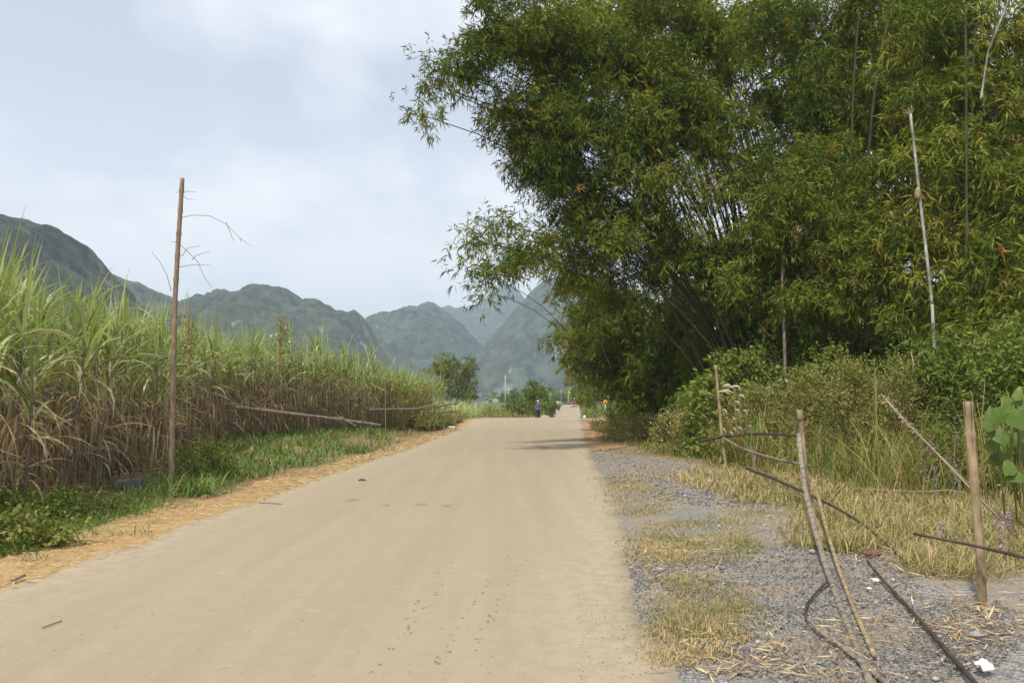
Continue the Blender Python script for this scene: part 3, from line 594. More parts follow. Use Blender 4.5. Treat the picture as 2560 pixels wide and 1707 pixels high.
bamboo('low dark bamboo thicket sweeping down to the ground beside the bend', G(1640, 40), [
    (1460, 760, 40, 70, 60, 1.8, .9, .03), (1560, 790, 39, 110, 80, 2, 1.0, -.02), (1680, 780, 37, 110, 90, 2, .9, -.04), (1480, 880, 43, 70, 80, 1.8, 1.2, 0), (1535, 955, 43, 55, 48, 1.6, 1.2, -.03), (1620, 1005, 40, 85, 48, 1.6, 1.1, -.06), (1690, 985, 38, 70, 60, 1.5, 1.1, -.05), (1570, 900, 41, 110, 90, 2.2, 1.1, -.05), (1690, 890, 38, 110, 90, 2, 1.0, -.05), (1600, 980, 43, 60, 50, 1.6, 1.0, -.04), (1650, 990, 41, 70, 50, 1.6, .9, -.08), (1800, 830, 33, 100, 70, 1.6, .8, -.03), (1770, 900, 32, 90, 60, 1.6, .9, -.04)],
    [(1660, 1050, 40, 1640, 700, 40, .05), (1640, 1050, 40, 1560, 720, 40, .05), (1690, 1050, 39, 1740, 720, 38, .05)], 24, L=0.32, Wd=0.06, per=50)
bamboo('pale olive bamboo clump further along, reaching an arm toward the road', G(1600, 62), [
    (1440, 830, 62, 50, 55, 2, .9, .04), (1385, 858, 62, 35, 22, 1.2, .6, .08), (1475, 900, 62, 45, 60, 2, .9, .05), (1500, 810, 62, 60, 60, 2.2, .9, .03), (1455, 980, 62, 22, 35, 1.5, .7, .02)], [], 25, L=0.45, Wd=0.09, per=19, span=.6)
bamboo('farthest green bamboo clump at the roadside behind the yellow sign', G(1490, 118), [
    (1445, 930, 118, 32, 40, 3, .8, .10), (1480, 930, 118, 40, 60, 4, .9, .06), (1465, 985, 116, 35, 26, 3, .8, .04), (1530, 960, 112, 50, 50, 4, .9, .02), (1420, 910, 120, 14, 20, 2, .5, .12)], [], 26, L=0.75, Wd=0.15, per=7.5, span=.9)
# the thicker growth behind, keeping the sky out
bamboo('deep background bamboo grove closing the view behind the front clumps', G(2100, 42), [
    (1860, 720, 38, 160, 150, 2, .8, -.10), (2050, 600, 42, 180, 200, 2.5, .8, -.06), (2050, 300, 44, 190, 200, 2.5, .8, -.04), (2250, 450, 40, 200, 220, 2.5, .9, -.05), (2260, 150, 42, 200, 200, 2.5, .9, 0), (2450, 300, 34, 180, 250, 2.5, 1.0, 0), (2450, 700, 32, 190, 220, 2.5, 1.0, -.06), (2200, 800, 34, 200, 150, 2.5, 1.0, -.08), (2250, 900, 29, 200, 80, 2, 1.2, -.08), (2480, 900, 27, 160, 90, 2, 1.2, -.08), (2050, 900, 31, 160, 80, 2, 1.2, -.10), (1980, 850, 36, 170, 120, 2.5, 1.0, -.08), (1700, 120, 42, 170, 180, 2.5, .8, 0), (1480, 120, 42, 190, 170, 2.5, .7, 0), (1640, 880, 48, 150, 120, 2.5, .9, -.08), (1920, 80, 44, 120, 130, 2.5, .7, 0), (2600, 500, 30, 150, 500, 2.5, .9, 0)],
    [], 27, L=0.50, Wd=0.11, per=22, span=.55)

# ------------------------------------------------------------------ trees and bushes
def bush(name, label, cat, base, size, n, seed, mat='bush_leaf', L=0.09, Wd=0.045, tone=.45, stems=7, group=None, flowers=0, k=6, span=.22, low=0.0):
    rng = np.random.default_rng(seed); root = thing(name, label, cat, base, group); sx, sy, sz = size
    st = MB(); fo = MB(); cs = []; n = int(n * 2.0); L *= 1.15; Wd *= 1.25
    for i in range(stems):
        a = rng.uniform(0, 6.3); r = rng.uniform(0.1, 0.9)
        e = np.array([math.cos(a) * sx * r, math.sin(a) * sy * r, sz * rng.uniform(.6, 1.0)])
        P = arc(np.array([e[0] * .15, e[1] * .15, -0.05]), e, 0.1, 5); st.tube(P, np.linspace(.02, .006, 5) * max(1, sz / 2), 4, rng.uniform(.2, .9), False); cs.append(e)
    ns = max(8, n // 14); idx = rng.integers(0, ns, n)
    cz = rng.uniform(low, 1, ns); a = rng.uniform(0, 6.3, ns); rr = np.sqrt(rng.random(ns)) * np.sqrt(np.clip(1.06 - cz ** 2, 0.05, 1)) * rng.uniform(.8, 1.12, ns)
    C = np.stack([np.cos(a) * rr * sx, np.sin(a) * rr * sy, cz * sz * rng.uniform(.85, 1.1, ns)], -1)
    P = C[idx] + rng.normal(size=(n, 3)) * np.array([.14, .14, .11]) * max(.8, sz / 2); O = unit(P * [1, 1, .6] + [0, 0, .3])
    tn = tone + rng.normal(0, .14, ns)[idx]
    sprays(fo, P, O, rng, k, L, Wd, span, tn, .10, 0.2, -0.1)
    st.build('stems', M['stem'], root, 'stuff'); fo.build('foliage', M[mat], root, 'stuff')
    if flowers:
        fl = MB(); q = rng.integers(0, ns, flowers); Pf = C[q] * [1, 1, 1.02] + rng.normal(size=(flowers, 3)) * .16
        for d in range(2): fl.leaves(Pf, rng.normal(size=(flowers, 3)), .05, .045, .5, 0)
        fl.build('blossoms', M['blossom'], root, 'stuff')
    return root
# right undergrowth, plants one can tell apart
bush('leafy_bush', 'bright green leafy bush in front of the dark bamboo, behind the thin stake', 'bush', G(1845, 24.5), (1.9, 1.3, 2.9), 680, 41, L=.15, Wd=.06, tone=.60, k=8)
bush('leafy_bush', 'small green sapling bush at the foot of the dark bamboo thicket', 'bush', G(1730, 27), (.9, .8, 2.0), 300, 42, L=.13, Wd=.055, tone=.52, k=8)
bush('weed_thicket', 'tall olive weed thicket dotted with white flowers left of the thin stake', 'weeds', G(1735, 25.5), (1.7, 1.2, 1.35), 720, 43, 'weed_leaf', .06, .024, .68, 16, None, 130)
bush('weed_thicket', 'flowering weed mound at the far end of the gravel, under the thicket', 'weeds', G(1610, 33), (2.0, 1.6, .95), 700, 44, 'weed_leaf', .07, .03, .66, 12, None, 170)
bush('weed_thicket', 'dense green weeds just behind the short grey stake', 'weeds', G(1885, 21.5), (1.1, .9, 1.9), 760, 45, 'weed_leaf', .07, .026, .56, 16, None, 20)
bush('weed_thicket', 'brownish seeding weeds right behind the dark-tipped post', 'weeds', G(2010, 20.5), (1.3, .9, 2.35), 900, 46, 'weed_leaf', .065, .024, .62, 20, None, 20)
bush('weed_thicket', 'yellow-green weed thicket behind the pale grass spear', 'weeds', G(2140, 19.5), (1.2, .9, 2.45), 900, 47, 'weed_leaf', .065, .024, .58, 20)
bush('weed_thicket', 'tall green weeds behind the leaning pink seed stalk', 'weeds', G(2265, 18.5), (1.2, .9, 2.35), 900, 48, 'weed_leaf', .065, .024, .56, 20)
bush('leafy_bush', 'leafy green bush between the bright bamboo and the right fence post', 'bush', G(2400, 18.5), (1.4, 1.0, 2.9), 900, 49, L=.10, Wd=.04, tone=.5, k=8)
bush('leafy_bush', 'dense green bush at the right edge above the broad-leaved plant', 'bush', G(2545, 17), (1.4, 1.1, 3.1), 900, 50, L=.10, Wd=.04, tone=.52, k=8)
bush('leafy_bush', 'mid green creeper mound under the vertical bamboo culms', 'bush', G(2090, 24), (1.9, 1.1, 2.9), 820, 51, L=.11, Wd=.045, tone=.52, k=8)
bush('leafy_bush', 'dark green creeper mound beneath the broken pale stake', 'bush', G(2290, 21.5), (1.7, 1.1, 2.8), 820, 52, L=.10, Wd=.042, tone=.52, k=8)
bush('weed_thicket', 'low weeds with purple-grey flower heads left of the right fence post', 'weeds', G(2345, 15), (.8, .7, .95), 420, 53, 'weed_leaf', .06, .026, .42, 12)
bush('weed_thicket', 'knee-high green weeds around the foot of the broad-leaved plant', 'weeds', G(2530, 14.5), (1.1, .8, 1.15), 520, 54, 'weed_leaf', .06, .028, .36, 12)
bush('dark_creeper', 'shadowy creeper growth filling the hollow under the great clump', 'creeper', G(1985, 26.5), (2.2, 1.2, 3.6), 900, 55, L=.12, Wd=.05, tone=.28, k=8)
bush('weed_thicket', 'grassy green bank of weeds at the foot of the yellow sign', 'weeds', G(1590, 92), (2.6, 4, .35), 260, 56, 'weed_leaf', .25, .09, .40, 10, k=5, span=.4)
bush('weed_thicket', 'low flowering weeds where the red soil shoulder meets the thicket', 'weeds', G(1545, 44), (1.5, 3.0, .7), 460, 57, 'weed_leaf', .10, .04, .66, 10, None, 60)
# left side plants
bush('flowering_weed', 'tall slender weed with white blossoms rising above the cane', 'weeds', (*G(700, 27.5)[:2], 2.9), (.24, .2, 1.75), 46, 60, 'weed_leaf', .08, .03, .6, 4, None, 14, low=.1)
bush('flowering_weed', 'slim green weed poking out of the cane right beside the tall pole', 'weeds', (*G(470, 18)[:2], 2.4), (.16, .14, 1.7), 20, 61, 'weed_leaf', .08, .028, .55, 3, low=.1)
bush('weed_thicket', 'broad bushy weeds at the foot of the tall bamboo pole', 'weeds', G(505, 16.6), (.75, .7, .66), 420, 62, 'weed_leaf', .055, .025, .22, 10)
bush('weed_thicket', 'lush dark weeds in the left corner under the cane', 'weeds', gp(45, 1305), (1.1, .6, .30), 300, 63, 'weed_leaf', .05, .022, .10, 10)
bush('weed_thicket', 'small clump of round-leaved weeds nearest the left dirt verge', 'weeds', gp(215, 1290), (.6, .4, .2), 170, 64, 'weed_leaf', .045, .022, .15, 8)
bush('weed_thicket', 'yellowing low weeds at the left frame edge beside the straw', 'weeds', gp(60, 1362), (.55, .25, .18), 200, 65, 'weed_leaf', .06, .035, .45, 8)
bush('weed_thicket', 'tangled vines with white dots climbing the far end of the cane', 'creeper', G(1000, 42), (2.2, .8, 2.6), 260, 66, 'weed_leaf', .10, .045, .62, 14, None, 30, k=6)
bush('weed_thicket', 'green vines draped over the last tall cane before the gap', 'creeper', G(1065, 46), (1.4, .8, 2.3), 170, 67, 'weed_leaf', .10, .045, .60, 10, None, 10, k=6)
def tree(name, label, base, h, r, n, seed, L, tone=.45, trunk_h=None):
    rng = np.random.default_rng(seed); root = thing(name, label, 'tree', base); th = trunk_h or h * .4
    m = MB(); m.tube(np.array([[0, 0, -.3], [.05, 0, th * .5], [0.02, .05, th], [-.05, 0, h * .8]]), np.array([.05, .04, .03, .012]) * h * .55, 7, .5, False)
    for i in range(6):
        a = i * 1.05 + rng.normal(0, .3); m.tube(arc([0, 0, th * rng.uniform(.5, 1.1)], [math.cos(a) * r * .75, math.sin(a) * r * .75, h * rng.uniform(.5, .85)], .2, 5), np.linspace(.018, .005, 5) * h * .5, 5, .5, False)
    m.build('trunk', M['twig'], root, None, True)
    cr = MB(); ns = max(10, n // 16); C, _ = blob_points([0, 0, h * .58], [r, r, h * .42], ns, rng, .4); idx = rng.integers(0, ns, n)
    P = C[idx] + rng.normal(size=(n, 3)) * r * .16; sprays(cr, P, unit(P - [0, 0, h * .55]), rng, 6, L, L * .45, L * 1.4, tone + rng.normal(0, .15, ns)[idx], .1, .2, 0)
    cr.build('crown', M['bush_leaf'], root, 'stuff'); return root
tree('round_tree', 'dense round green tree just behind the walking person', G(1343, 97), 4.3, 1.6, 620, 70, .28, .40)
tree('round_tree', 'smaller green tree beside the far road, right of the round one', G(1380, 112), 2.8, 1.0, 260, 71, .28, .42)
tree('round_tree', 'low green tree left of the round one, by the young cane', G(1296, 95), 2.7, 1.5, 380, 72, .26, .42)
bamboo('feathery bamboo clump standing alone behind the end of the cane', G(1150, 92), [(1115, 905, 92, 28, 30, 2, .8, .12), (1150, 925, 92, 34, 38, 2.2, 1.0, .08), (1105, 940, 92, 28, 36, 2, .9, .06), (1170, 945, 92, 22, 24, 1.5, .8, .1), (1120, 972, 92, 34, 26, 2, 1, .04), (1165, 975, 92, 30, 22, 2, 1, .04)], [], 73, L=.55, Wd=.11, per=13, span=.6)
rt = np.random.default_rng(80)
for i, (u, Y, h) in enumerate([(1312, 330, 5), (1335, 345, 6), (1362, 350, 5), (1384, 335, 5.5), (1405, 360, 5), (1430, 365, 5.5), (1452, 340, 6), (1470, 335, 7), (1285, 320, 6), (1250, 310, 5.5)]):
    o = tree('distant_tree', ['squat', 'rounded', 'tapering', 'bushy', 'small', 'broad', 'dull', 'olive', 'leafy', 'spreading'][i] + ' distant tree at the end of the road, ' + ['left of the two grey poles', 'behind the round tree', 'between round tree and grey pole', 'behind the thin pole', 'left of the orange board', 'behind the red tractor', 'right of the red tractor', 'at the edge of the far bamboo', 'behind the young cane', 'leftmost beyond the young cane'][i], G(u, Y), h, h * .85, 130, 81 + i, 1.1, .42)
    o['group'] = 'trees at the far end of the road'
fs = MB()
for _ in range(5200):
    pass
nb = 5200; uu = RNG.uniform(1240, 1480, nb); YY = RNG.uniform(300, 420, nb); Pb = at(uu, 1001, 300) * 1.0
Pb[:, 0] = Pb[:, 0] * YY / 300; Pb[:, 1] = YY; keep = (Pb[:, 0] < xl(YY) - 1) | (Pb[:, 0] > xr(YY) + 1) | (YY > 345); Pb = Pb[keep]; Pb[:, 2] = zt(Pb[:, 0], Pb[:, 1])
fs.strips(Pb, RNG.uniform(0, 6.3, len(Pb)), RNG.uniform(.9, 1.5, len(Pb)), RNG.uniform(1.2, 2.4, len(Pb)), .25, RNG.uniform(.5, 2, len(Pb)), np.clip(RNG.normal(.45, .2, len(Pb)), 0, 1), 3)
tag(fs.build('distant_crop', M['cane_leaf'], None, 'stuff'), 'pale green crop closing the view at the end of the road', 'crop')
# grass along the far road and on the crest
def verge_grass(name, label, n, fxy, h, mat, tone, wd=.02, K=3, bend=(.2, 1.8)):
    P = np.array([fxy() for _ in range(n)]); Z = zt(P[:, 0], P[:, 1]) - .03; P = np.column_stack([P, Z])
    g = MB(); g.strips(P, RNG.uniform(0, 6.3, n), RNG.uniform(.8, 1.5, n), RNG.uniform(h[0], h[1], n), wd * RNG.uniform(.7, 1.3, n), RNG.uniform(*bend, n), np.clip(RNG.normal(tone, .22, n), 0, 1), K)
    return tag(g.build(name, mat, None, 'stuff'), label, 'grass')
verge_grass('far_grass', 'rough green grass on both sides of the far road', 4200, lambda: (lambda y, s: (float(xl(y)) - .4 - abs(RNG.normal(0, 2.2)) if s else float(xr(y)) + .5 + abs(RNG.normal(0, 2.2)), y))(RNG.uniform(82, 260), RNG.random() < .5), (.4, 1.0), M['weed_leaf'], .35, .10)
verge_grass('crest_grass', 'grass and red-brown weeds behind the crest on the left', 900, lambda: (RNG.uniform(-6, -.5), RNG.uniform(82, 92)), (.4, 1.1), M['weed_leaf'], .5, .07)

# ------------------------------------------------------------------ grass, straw, gravel near the camera
def px_ellipse(cu, cv, ru, rv, n):
    a = RNG.uniform(0, 6.3, n); r = np.sqrt(RNG.random(n)) * (0.75 + 0.45 * fbm(np.cos(a) * 2 + cu, np.sin(a) * 2 + cv)); return gp(cu + np.cos(a) * r * ru, cv + np.sin(a) * r * rv)
def grass_patch(name, label, parts, h, mat, tone, wd=.006, K=2, cat='grass', sp=.2, tuft=True, frac=.6):
    g = MB()
    for (cu, cv, ru, rv, n, dt) in parts:
        P = px_ellipse(cu, cv, ru, rv, int(n * frac)); P = P[(P[:, 0] > xr(P[:, 1]) - .12) | (P[:, 0] < xl(P[:, 1]) - np.where(RNG.random(len(P)) < .05, .2, verge_w(P[:, 1]) + .35 * (fbm(P[:, 0] * 2, P[:, 1] * 2, 3) - .55)))]; P[:, 2] = zt(P[:, 0], P[:, 1]) - .02; k = len(P)
        sc = np.clip(P[:, 1] / 9, .8, 2.2)
        cl_ = fbm(P[:, 0] * 3, P[:, 1] * 3, 3) - .5
        if tuft:
            ci = RNG.integers(0, max(1, k // 16), k) if k else np.zeros(0, int); C0 = P[:max(1, k // 16)][ci]; P = C0 + RNG.normal(0, 1, (k, 3)) * np.array([.10, .10, 0]) * sc[ci][:, None]; cl_ = cl_[ci]; dt = dt + RNG.normal(0, .14, max(1, k // 16))[ci]
        g.strips(P, RNG.uniform(0, 6.3, k), RNG.uniform(.35, 1.5, k), RNG.uniform(h[0], h[1], k) * (1 + cl_), wd * sc * RNG.uniform(.7, 1.4, k), RNG.uniform(.2, 1.9, k), np.clip(RNG.normal(tone + dt, sp, k) - .5 * cl_, 0, 1), K)
    return tag(g.build(name, mat, None, 'stuff'), label, cat)
grass_patch('short_grass', 'short yellow-green grass growing in patches through the gravel', [(1590, 1250, 95, 42, 5000, 0), (1560, 1205, 70, 24, 2600, .15), (1735, 1350, 175, 58, 11000, 0), (1640, 1385, 90, 40, 3600, .3), (1770, 1525, 140, 80, 9500, -.02), (1700, 1610, 130, 60, 5200, .3), (1500, 1148, 50, 14, 900, .1), (1690, 1465, 60, 30, 1500, .25), (1860, 1290, 90, 24, 2500, .1), (1640, 1180, 80, 18, 1500, .2)], (.03, .10), M['dry_grass'], .52, .006, frac=.62)
grass_patch('dry_meadow', 'straw-coloured dry grass between the gravel and the fallen fence', [(1960, 1215, 170, 60, 8000, 0), (2180, 1240, 230, 75, 12000, 0), (2400, 1290, 200, 90, 10000, 0), (2150, 1330, 190, 60, 7000, 0), (2420, 1400, 170, 50, 5000, .05), (2800, 1330, 260, 130, 7000, 0), (2040, 1180, 260, 30, 6000, .05), (1800, 1200, 110, 28, 2500, .15)], (.08, .32), M['dry_grass'], .56, .008, 2, frac=.75)
grass_patch('weedy_edge', 'low green weeds and grass along the foot of the right thicket', [(1620, 1085, 150, 28, 3500, 0), (1760, 1120, 140, 26, 3000, 0), (1950, 1150, 160, 28, 4200, .05), (2200, 1165, 200, 34, 5200, .1), (2450, 1190, 140, 40, 4000, .05), (2760, 1190, 220, 60, 4500, .05)], (.15, .42), M['weed_leaf'], .38, .012, 3)
def tall_grass():
    g = MB(); k = 8000
    u = RNG.uniform(1640, 2600, k); Y = RNG.uniform(13.5, 25, k); x = at(u, 1001, 1.0)[:, 0] * Y; ok = (x > xr(Y) + np.interp(Y, [13, 16, 20, 25], [4.6, 4.3, 3.6, 3.2])); x = x[ok]; Y = Y[ok]; k = len(x)
    c = fbm(x * 1.1, Y * 1.1, 3) - .5; P = np.stack([x, Y, zt(x, Y) - .03], -1)
    g.strips(P, RNG.uniform(0, 6.3, k), RNG.uniform(.95, 1.55, k), RNG.uniform(.5, 1.7, k) * (1 + 1.1 * c), RNG.uniform(.010, .022, k), RNG.uniform(.1, 1.5, k), np.clip(RNG.normal(.52, .24, k) + c, 0, 1), 4)
    tag(g.build('tall_grass', M['weed_leaf'], None, 'stuff'), 'loose tall yellow-green grass and dry stems on the slope below the bamboo', 'grass')
tall_grass()
grass_patch('verge_tufts', 'fresh green grass along the left verge below the fallen rail', [(620, 1150, 90, 45, 3400, 0), (740, 1130, 110, 38, 3800, 0), (860, 1105, 110, 32, 3800, 0), (960, 1080, 90, 24, 2600, .05), (520, 1210, 50, 30, 1500, 0), (1050, 1058, 80, 14, 1600, .15), (450, 1225, 80, 22, 1400, .05), (1140, 1040, 70, 9, 900, .3)], (.14, .46), M['fresh_grass'], .48, .012, 3, sp=.3, frac=.48)
grass_patch('field_edge_grass', 'dry brown grass and weeds between the left verge and the cane', [(640, 1085, 120, 30, 3200, 0), (780, 1080, 130, 26, 3000, 0), (900, 1062, 110, 20, 2200, 0), (560, 1115, 80, 34, 1800, 0), (332, 1170, 48, 8, 320, .2)], (.2, .5), M['dry_grass'], .42, .011, 3)
grass_patch('corner_weeds', 'ragged grass edging the straw verge in the left corner', [(60, 1380, 110, 26, 1300, 0), (220, 1330, 140, 22, 1500, 0), (370, 1270, 110, 24, 1500, 0), (140, 1300, 120, 40, 2400, 0), (90, 1345, 120, 36, 1800, .1), (300, 1290, 120, 30, 1400, 0), (330, 1220, 120, 40, 1300, .2)], (.08, .28), M['fresh_grass'], .42, .008, 3)
def litter(name, label, parts, L, wd, mat, cat, tone=.55, dens=1.0):
    g = MB()
    for (cu, cv, ru, rv, n) in parts:
        P = px_ellipse(cu, cv, ru, rv, int(n * dens)); n = len(P); P[:, 2] = zt(P[:, 0], P[:, 1]) + RNG.uniform(.006, .035, n); off = ((P[:, 0] > xr(P[:, 1])) | (P[:, 0] < xl(P[:, 1]) + .05)); P = P[off]; n = len(P)
        D = RNG.normal(size=(n, 3)); D[:, 2] *= .12; N = RNG.normal(size=(n, 3)) * .25 + [0, 0, 1]
        sz = RNG.uniform(.5, 1.4, n); g.leaves(P, D, L * sz, wd * sz, np.clip(RNG.normal(tone, .30, n), 0, 1), .02, N)
    return tag(g.build(name, mat, None, 'stuff'), label, cat)
litter('dry_leaves', 'dry bamboo leaves and sheaths scattered over the gravel', [(1800, 1200, 260, 60, 900), (1700, 1150, 260, 26, 500), (2000, 1300, 220, 60, 450), (2350, 1480, 240, 90, 500), (2150, 1600, 380, 100, 620), (1800, 1640, 200, 60, 420), (2470, 1560, 110, 60, 420), (1750, 1400, 260, 100, 500), (1680, 1380, 120, 60, 380), (2200, 1390, 120, 22, 260)], .13, .011, M['straw'], 'litter', .6, .46)
def verge_straw():
    n = 9500; y = 6.5 + 42 * RNG.random(n) ** 1.7; x = xl(y) + .12 - (verge_w(y) + .2) * RNG.random(n); g = MB(); P = np.stack([x, y, zt(x, y) + RNG.uniform(0, .03, n)], -1)
    D = RNG.normal(size=(n, 3)); D[:, 2] *= .12; sz = RNG.uniform(.4, 1.4, n) * np.clip(y / 12, .8, 1.8); g.leaves(P, D, .11 * sz, .011 * sz, np.clip(RNG.normal(.60, .28, n), 0, 1), .02, RNG.normal(size=(n, 3)) * .25 + [0, 0, 1])
    tag(g.build('straw_litter', M['straw'], None, 'stuff'), 'trampled straw covering the left dirt verge', 'straw')
verge_straw()
litter('cane_trash', 'heaped dry cane leaves on the ground along the field edge', [(250, 1180, 150, 45, 420), (380, 1130, 120, 40, 520), (335, 1160, 60, 22, 200), (160, 1240, 130, 40, 300), (520, 1090, 100, 30, 300)], .5, .03, M['cane_dry'], 'straw', .45)
def stones():
    base = np.array([[1, 0, 0], [0, 1, 0], [-1, 0, 0], [0, -1, 0], [0, 0, 1], [0, 0, -1.0]]); T0 = np.array([[0, 1, 4], [1, 2, 4], [2, 3, 4], [3, 0, 4], [1, 0, 5], [2, 1, 5], [3, 2, 5], [0, 3, 5]])
    Ps = []
    for (cu, cv, ru, rv, n) in [(1980, 1440, 330, 90, 5200), (2150, 1600, 380, 110, 5200), (1620, 1150, 210, 55, 2600), (1800, 1230, 180, 40, 1500), (1580, 1420, 110, 60, 1400), (1600, 1560, 70, 90, 500), (2420, 1580, 160, 90, 1500)]:
        Ps.append(px_ellipse(cu, cv, ru, rv, n))
    P = np.concatenate(Ps); P = P[(P[:, 0] > xr(P[:, 1]) - .04) & (RNG.random(len(P)) < .62)]; n = len(P); P[:, 2] = zt(P[:, 0], P[:, 1]) + .002
    r = RNG.uniform(.006, .017, n) * np.clip(P[:, 1] / 8, .8, 1.8); r = np.where(RNG.random(n) < .03, r * 2, r)
    S = RNG.uniform(.6, 1.25, (n, 6, 3)); a = RNG.uniform(0, 6.3, n); V = base[None] * S * r[:, None, None] * [1, 1, .65]
    c, s_ = np.cos(a)[:, None], np.sin(a)[:, None]; V = np.stack([V[..., 0] * c - V[..., 1] * s_, V[..., 0] * s_ + V[..., 1] * c, V[..., 2]], -1) + P[:, None]
    T = (T0[None] + (np.arange(n) * 6)[:, None, None]).reshape(-1, 3); mb = MB(); mb.add(V, None, T, np.repeat(np.clip(RNG.normal(.45, .25, n), 0, 1), 8))
    tag(mb.build('gravel_stones', M['stone'], None, 'stuff'), 'loose grey gravel stones on the right shoulder', 'gravel')
stones()
# chips, dung flecks and tyre pits on the road
def road_flecks():
    mb = MB(); pts = []
    for (u0, v0, u1, v1, n, w) in [(930, 1690, 1130, 1430, 26, 5), (1090, 1660, 1300, 1330, 30, 6), (1170, 1640, 1345, 1340, 26, 6), (1000, 1560, 1180, 1330, 14, 5)]:
        t = np.sort(RNG.random(n)); pts.append(np.stack([u0 + (u1 - u0) * t + RNG.normal(0, w, n), v0 + (v1 - v0) * t], -1))
    pts.append(np.stack([RNG.uniform(0, 1560, 110), 1120 + 580 * np.sqrt(RNG.random(110))], -1)); big = len(pts[-1])
    pts.append(np.stack([RNG.uniform(1440, 1660, 520), RNG.uniform(1120, 1700, 520)], -1)); 
    uv = np.concatenate(pts); P = gp(uv[:, 0], uv[:, 1], .0); ok = (P[:, 0] > xl(P[:, 1]) + .1) & (P[:, 0] < xr(P[:, 1]) - .05); P = P[ok]; n = len(P)
    r = RNG.uniform(.003, .009, n); r[:96] *= 1.9; a0 = RNG.uniform(0, 6.3, n); k = 6; a = a0[:, None] + np.arange(k)[None] * 2 * np.pi / k; rr = r[:, None] * RNG.uniform(.6, 1.3, (n, k)) ; st_ = RNG.uniform(1, 2.6, n)[:, None]
    rim = np.stack([P[:, :1] + np.cos(a) * rr, P[:, 1:2] + np.sin(a) * rr * st_, np.full((n, k), .001)], -1); top = np.stack([P[:, 0], P[:, 1], r * .35 + .002], -1)[:, None]
    V = np.concatenate([rim, top], 1); ii = np.arange(k); T = (np.stack([ii, (ii + 1) % k, 0 * ii + k], -1)[None] + (np.arange(n) * (k + 1))[:, None, None]).reshape(-1, 3)
    mb.add(V, None, T, .5); tag(mb.build('road_flecks', noisy_mat('dried_mud', (0.17, 0.135, 0.09), (0.25, 0.20, 0.135), 30), None, 'stuff'), 'crumbs of dried mud and tyre-track flecks on the road', 'mud')
road_flecks()
def lump(name, label, cat, c, rad, mat, seed=0, flat=.5, n=9):
    rng = np.random.default_rng(seed); import bmesh
    bm = bmesh.new(); bmesh.ops.create_icosphere(bm, subdivisions=2, radius=1)
    for v in bm.verts:
        d = v.co.normalized(); k = 1 + .35 * (rng.random() - .5); v.co = Vector((d.x * rad[0] * k, d.y * rad[1] * k, d.z * rad[2] * k))
    me = bpy.data.meshes.new(name); bm.to_mesh(me); bm.free(); me.materials.append(mat); o = put(name, me); o.location = c; return tag(o, label, cat)
mud = noisy_mat('dark_dung', (0.07, 0.05, 0.035), (0.13, 0.095, 0.06), 20)
for (u, v, w, lab) in [(905, 1201, .085, 'dark lump of dung lying alone on the left half of the road')]:
    p = gp(u, v); lump('dung', lab, 'dung', (p[0], p[1], .012), (w, w * .8, .03), mud, 3)
def patch(name, label, u, v, ru, rv, mat, seed):
    rng = np.random.default_rng(seed); k = 18; a = np.linspace(0, 2 * np.pi, k, endpoint=False); c = gp(u, v); e = gp(u + ru, v); f = gp(u, v - rv)
    rx = e[0] - c[0]; ry = f[1] - c[1]; r = rng.uniform(.7, 1.2, k); V = np.stack([c[0] + np.cos(a) * rx * r, c[1] + np.sin(a) * ry * r, np.full(k, .0045)], -1); V = np.concatenate([V, [[c[0], c[1], .006]]])
    i = np.arange(k); m = MB(); m.add(V, None, np.stack([i, (i + 1) % k, 0 * i + k], -1), .5); o = m.build(name, mat, None, 'structure'); return o
stain = noisy_mat('oil_stain', (0.24, 0.19, 0.125), (0.31, 0.25, 0.165), 12)
patch('road_stain', '', 880, 1249, 13, 4, stain, 1); patch('road_stain', '', 965, 1262, 8, 3, stain, 2); patch('road_stain', '', 1052, 1260, 14, 3, stain, 4); patch('road_stain', '', 1116, 1263, 9, 3, stain, 5)
def stick(name, label, cat, pts, r, mat, sides=6, z=None):
    m = MB(); m.tube(np.array(pts, float), r, sides, .5); return tag(m.build(name, mat, None, None, True), label, cat)
a, b = gp(648, 1257, .012), gp(704, 1259, .012); stick('twig', 'thin twig lying across the left edge of the road', 'twig', [a, (a + b) / 2 + [0, .02, 0], b], .006, M['twig'])
a, b = gp(105, 1568, .012), gp(154, 1551, .012); stick('twig', 'short straw-brown twig on the near left road surface', 'twig', [a, (a + b) / 2 + [0, .01, 0], b], .005, M['greypole'])
a, b = gp(28, 1450, .02), gp(62, 1437, .03); stick('wood_chip', 'small pale wood chip on the straw in the left corner', 'wood chip', [a, (a + b) / 2, b], [.012, .016, .012], M['greypole'])

# ------------------------------------------------------------------ bamboo poles, posts, rails
def knotted(pts, r0, r1, step=.36, n=40):
    """centre line and radii of a jointed bamboo pole through the given points"""
    P = np.array(pts, float); s = np.concatenate([[0], np.cumsum(np.linalg.norm(np.diff(P, axis=0), axis=1))]); Ltot = s[-1]
    def ev(q):
        out = np.stack([np.interp(q, s, P[:, i]) for i in range(3)], -1); return out
    qs = [0.0]; d = step * random.uniform(.5, 1)
    nodes = []
    while d < Ltot - .05: nodes.append(d); d += step * random.uniform(.85, 1.15)
    for q in nodes: qs += [q - .016, q, q + .016]
    qs += [Ltot]
    extra = [x for x in np.linspace(0, Ltot, n)[1:-1] if min(abs(x - q) for q in qs) > .04]; isn = {round(q, 6) for q in nodes}
    qs = np.array(sorted(qs + extra)); rad = r0 + (r1 - r0) * qs / Ltot; rad = rad * np.array([1.19 if round(q, 6) in isn else 1 for q in qs])
    C = ev(qs); k = np.array([.25, .5, .25])
    for _ in range(3):
        C[1:-1] = .25 * C[:-2] + .5 * C[1:-1] + .25 * C[2:]
    return C, rad
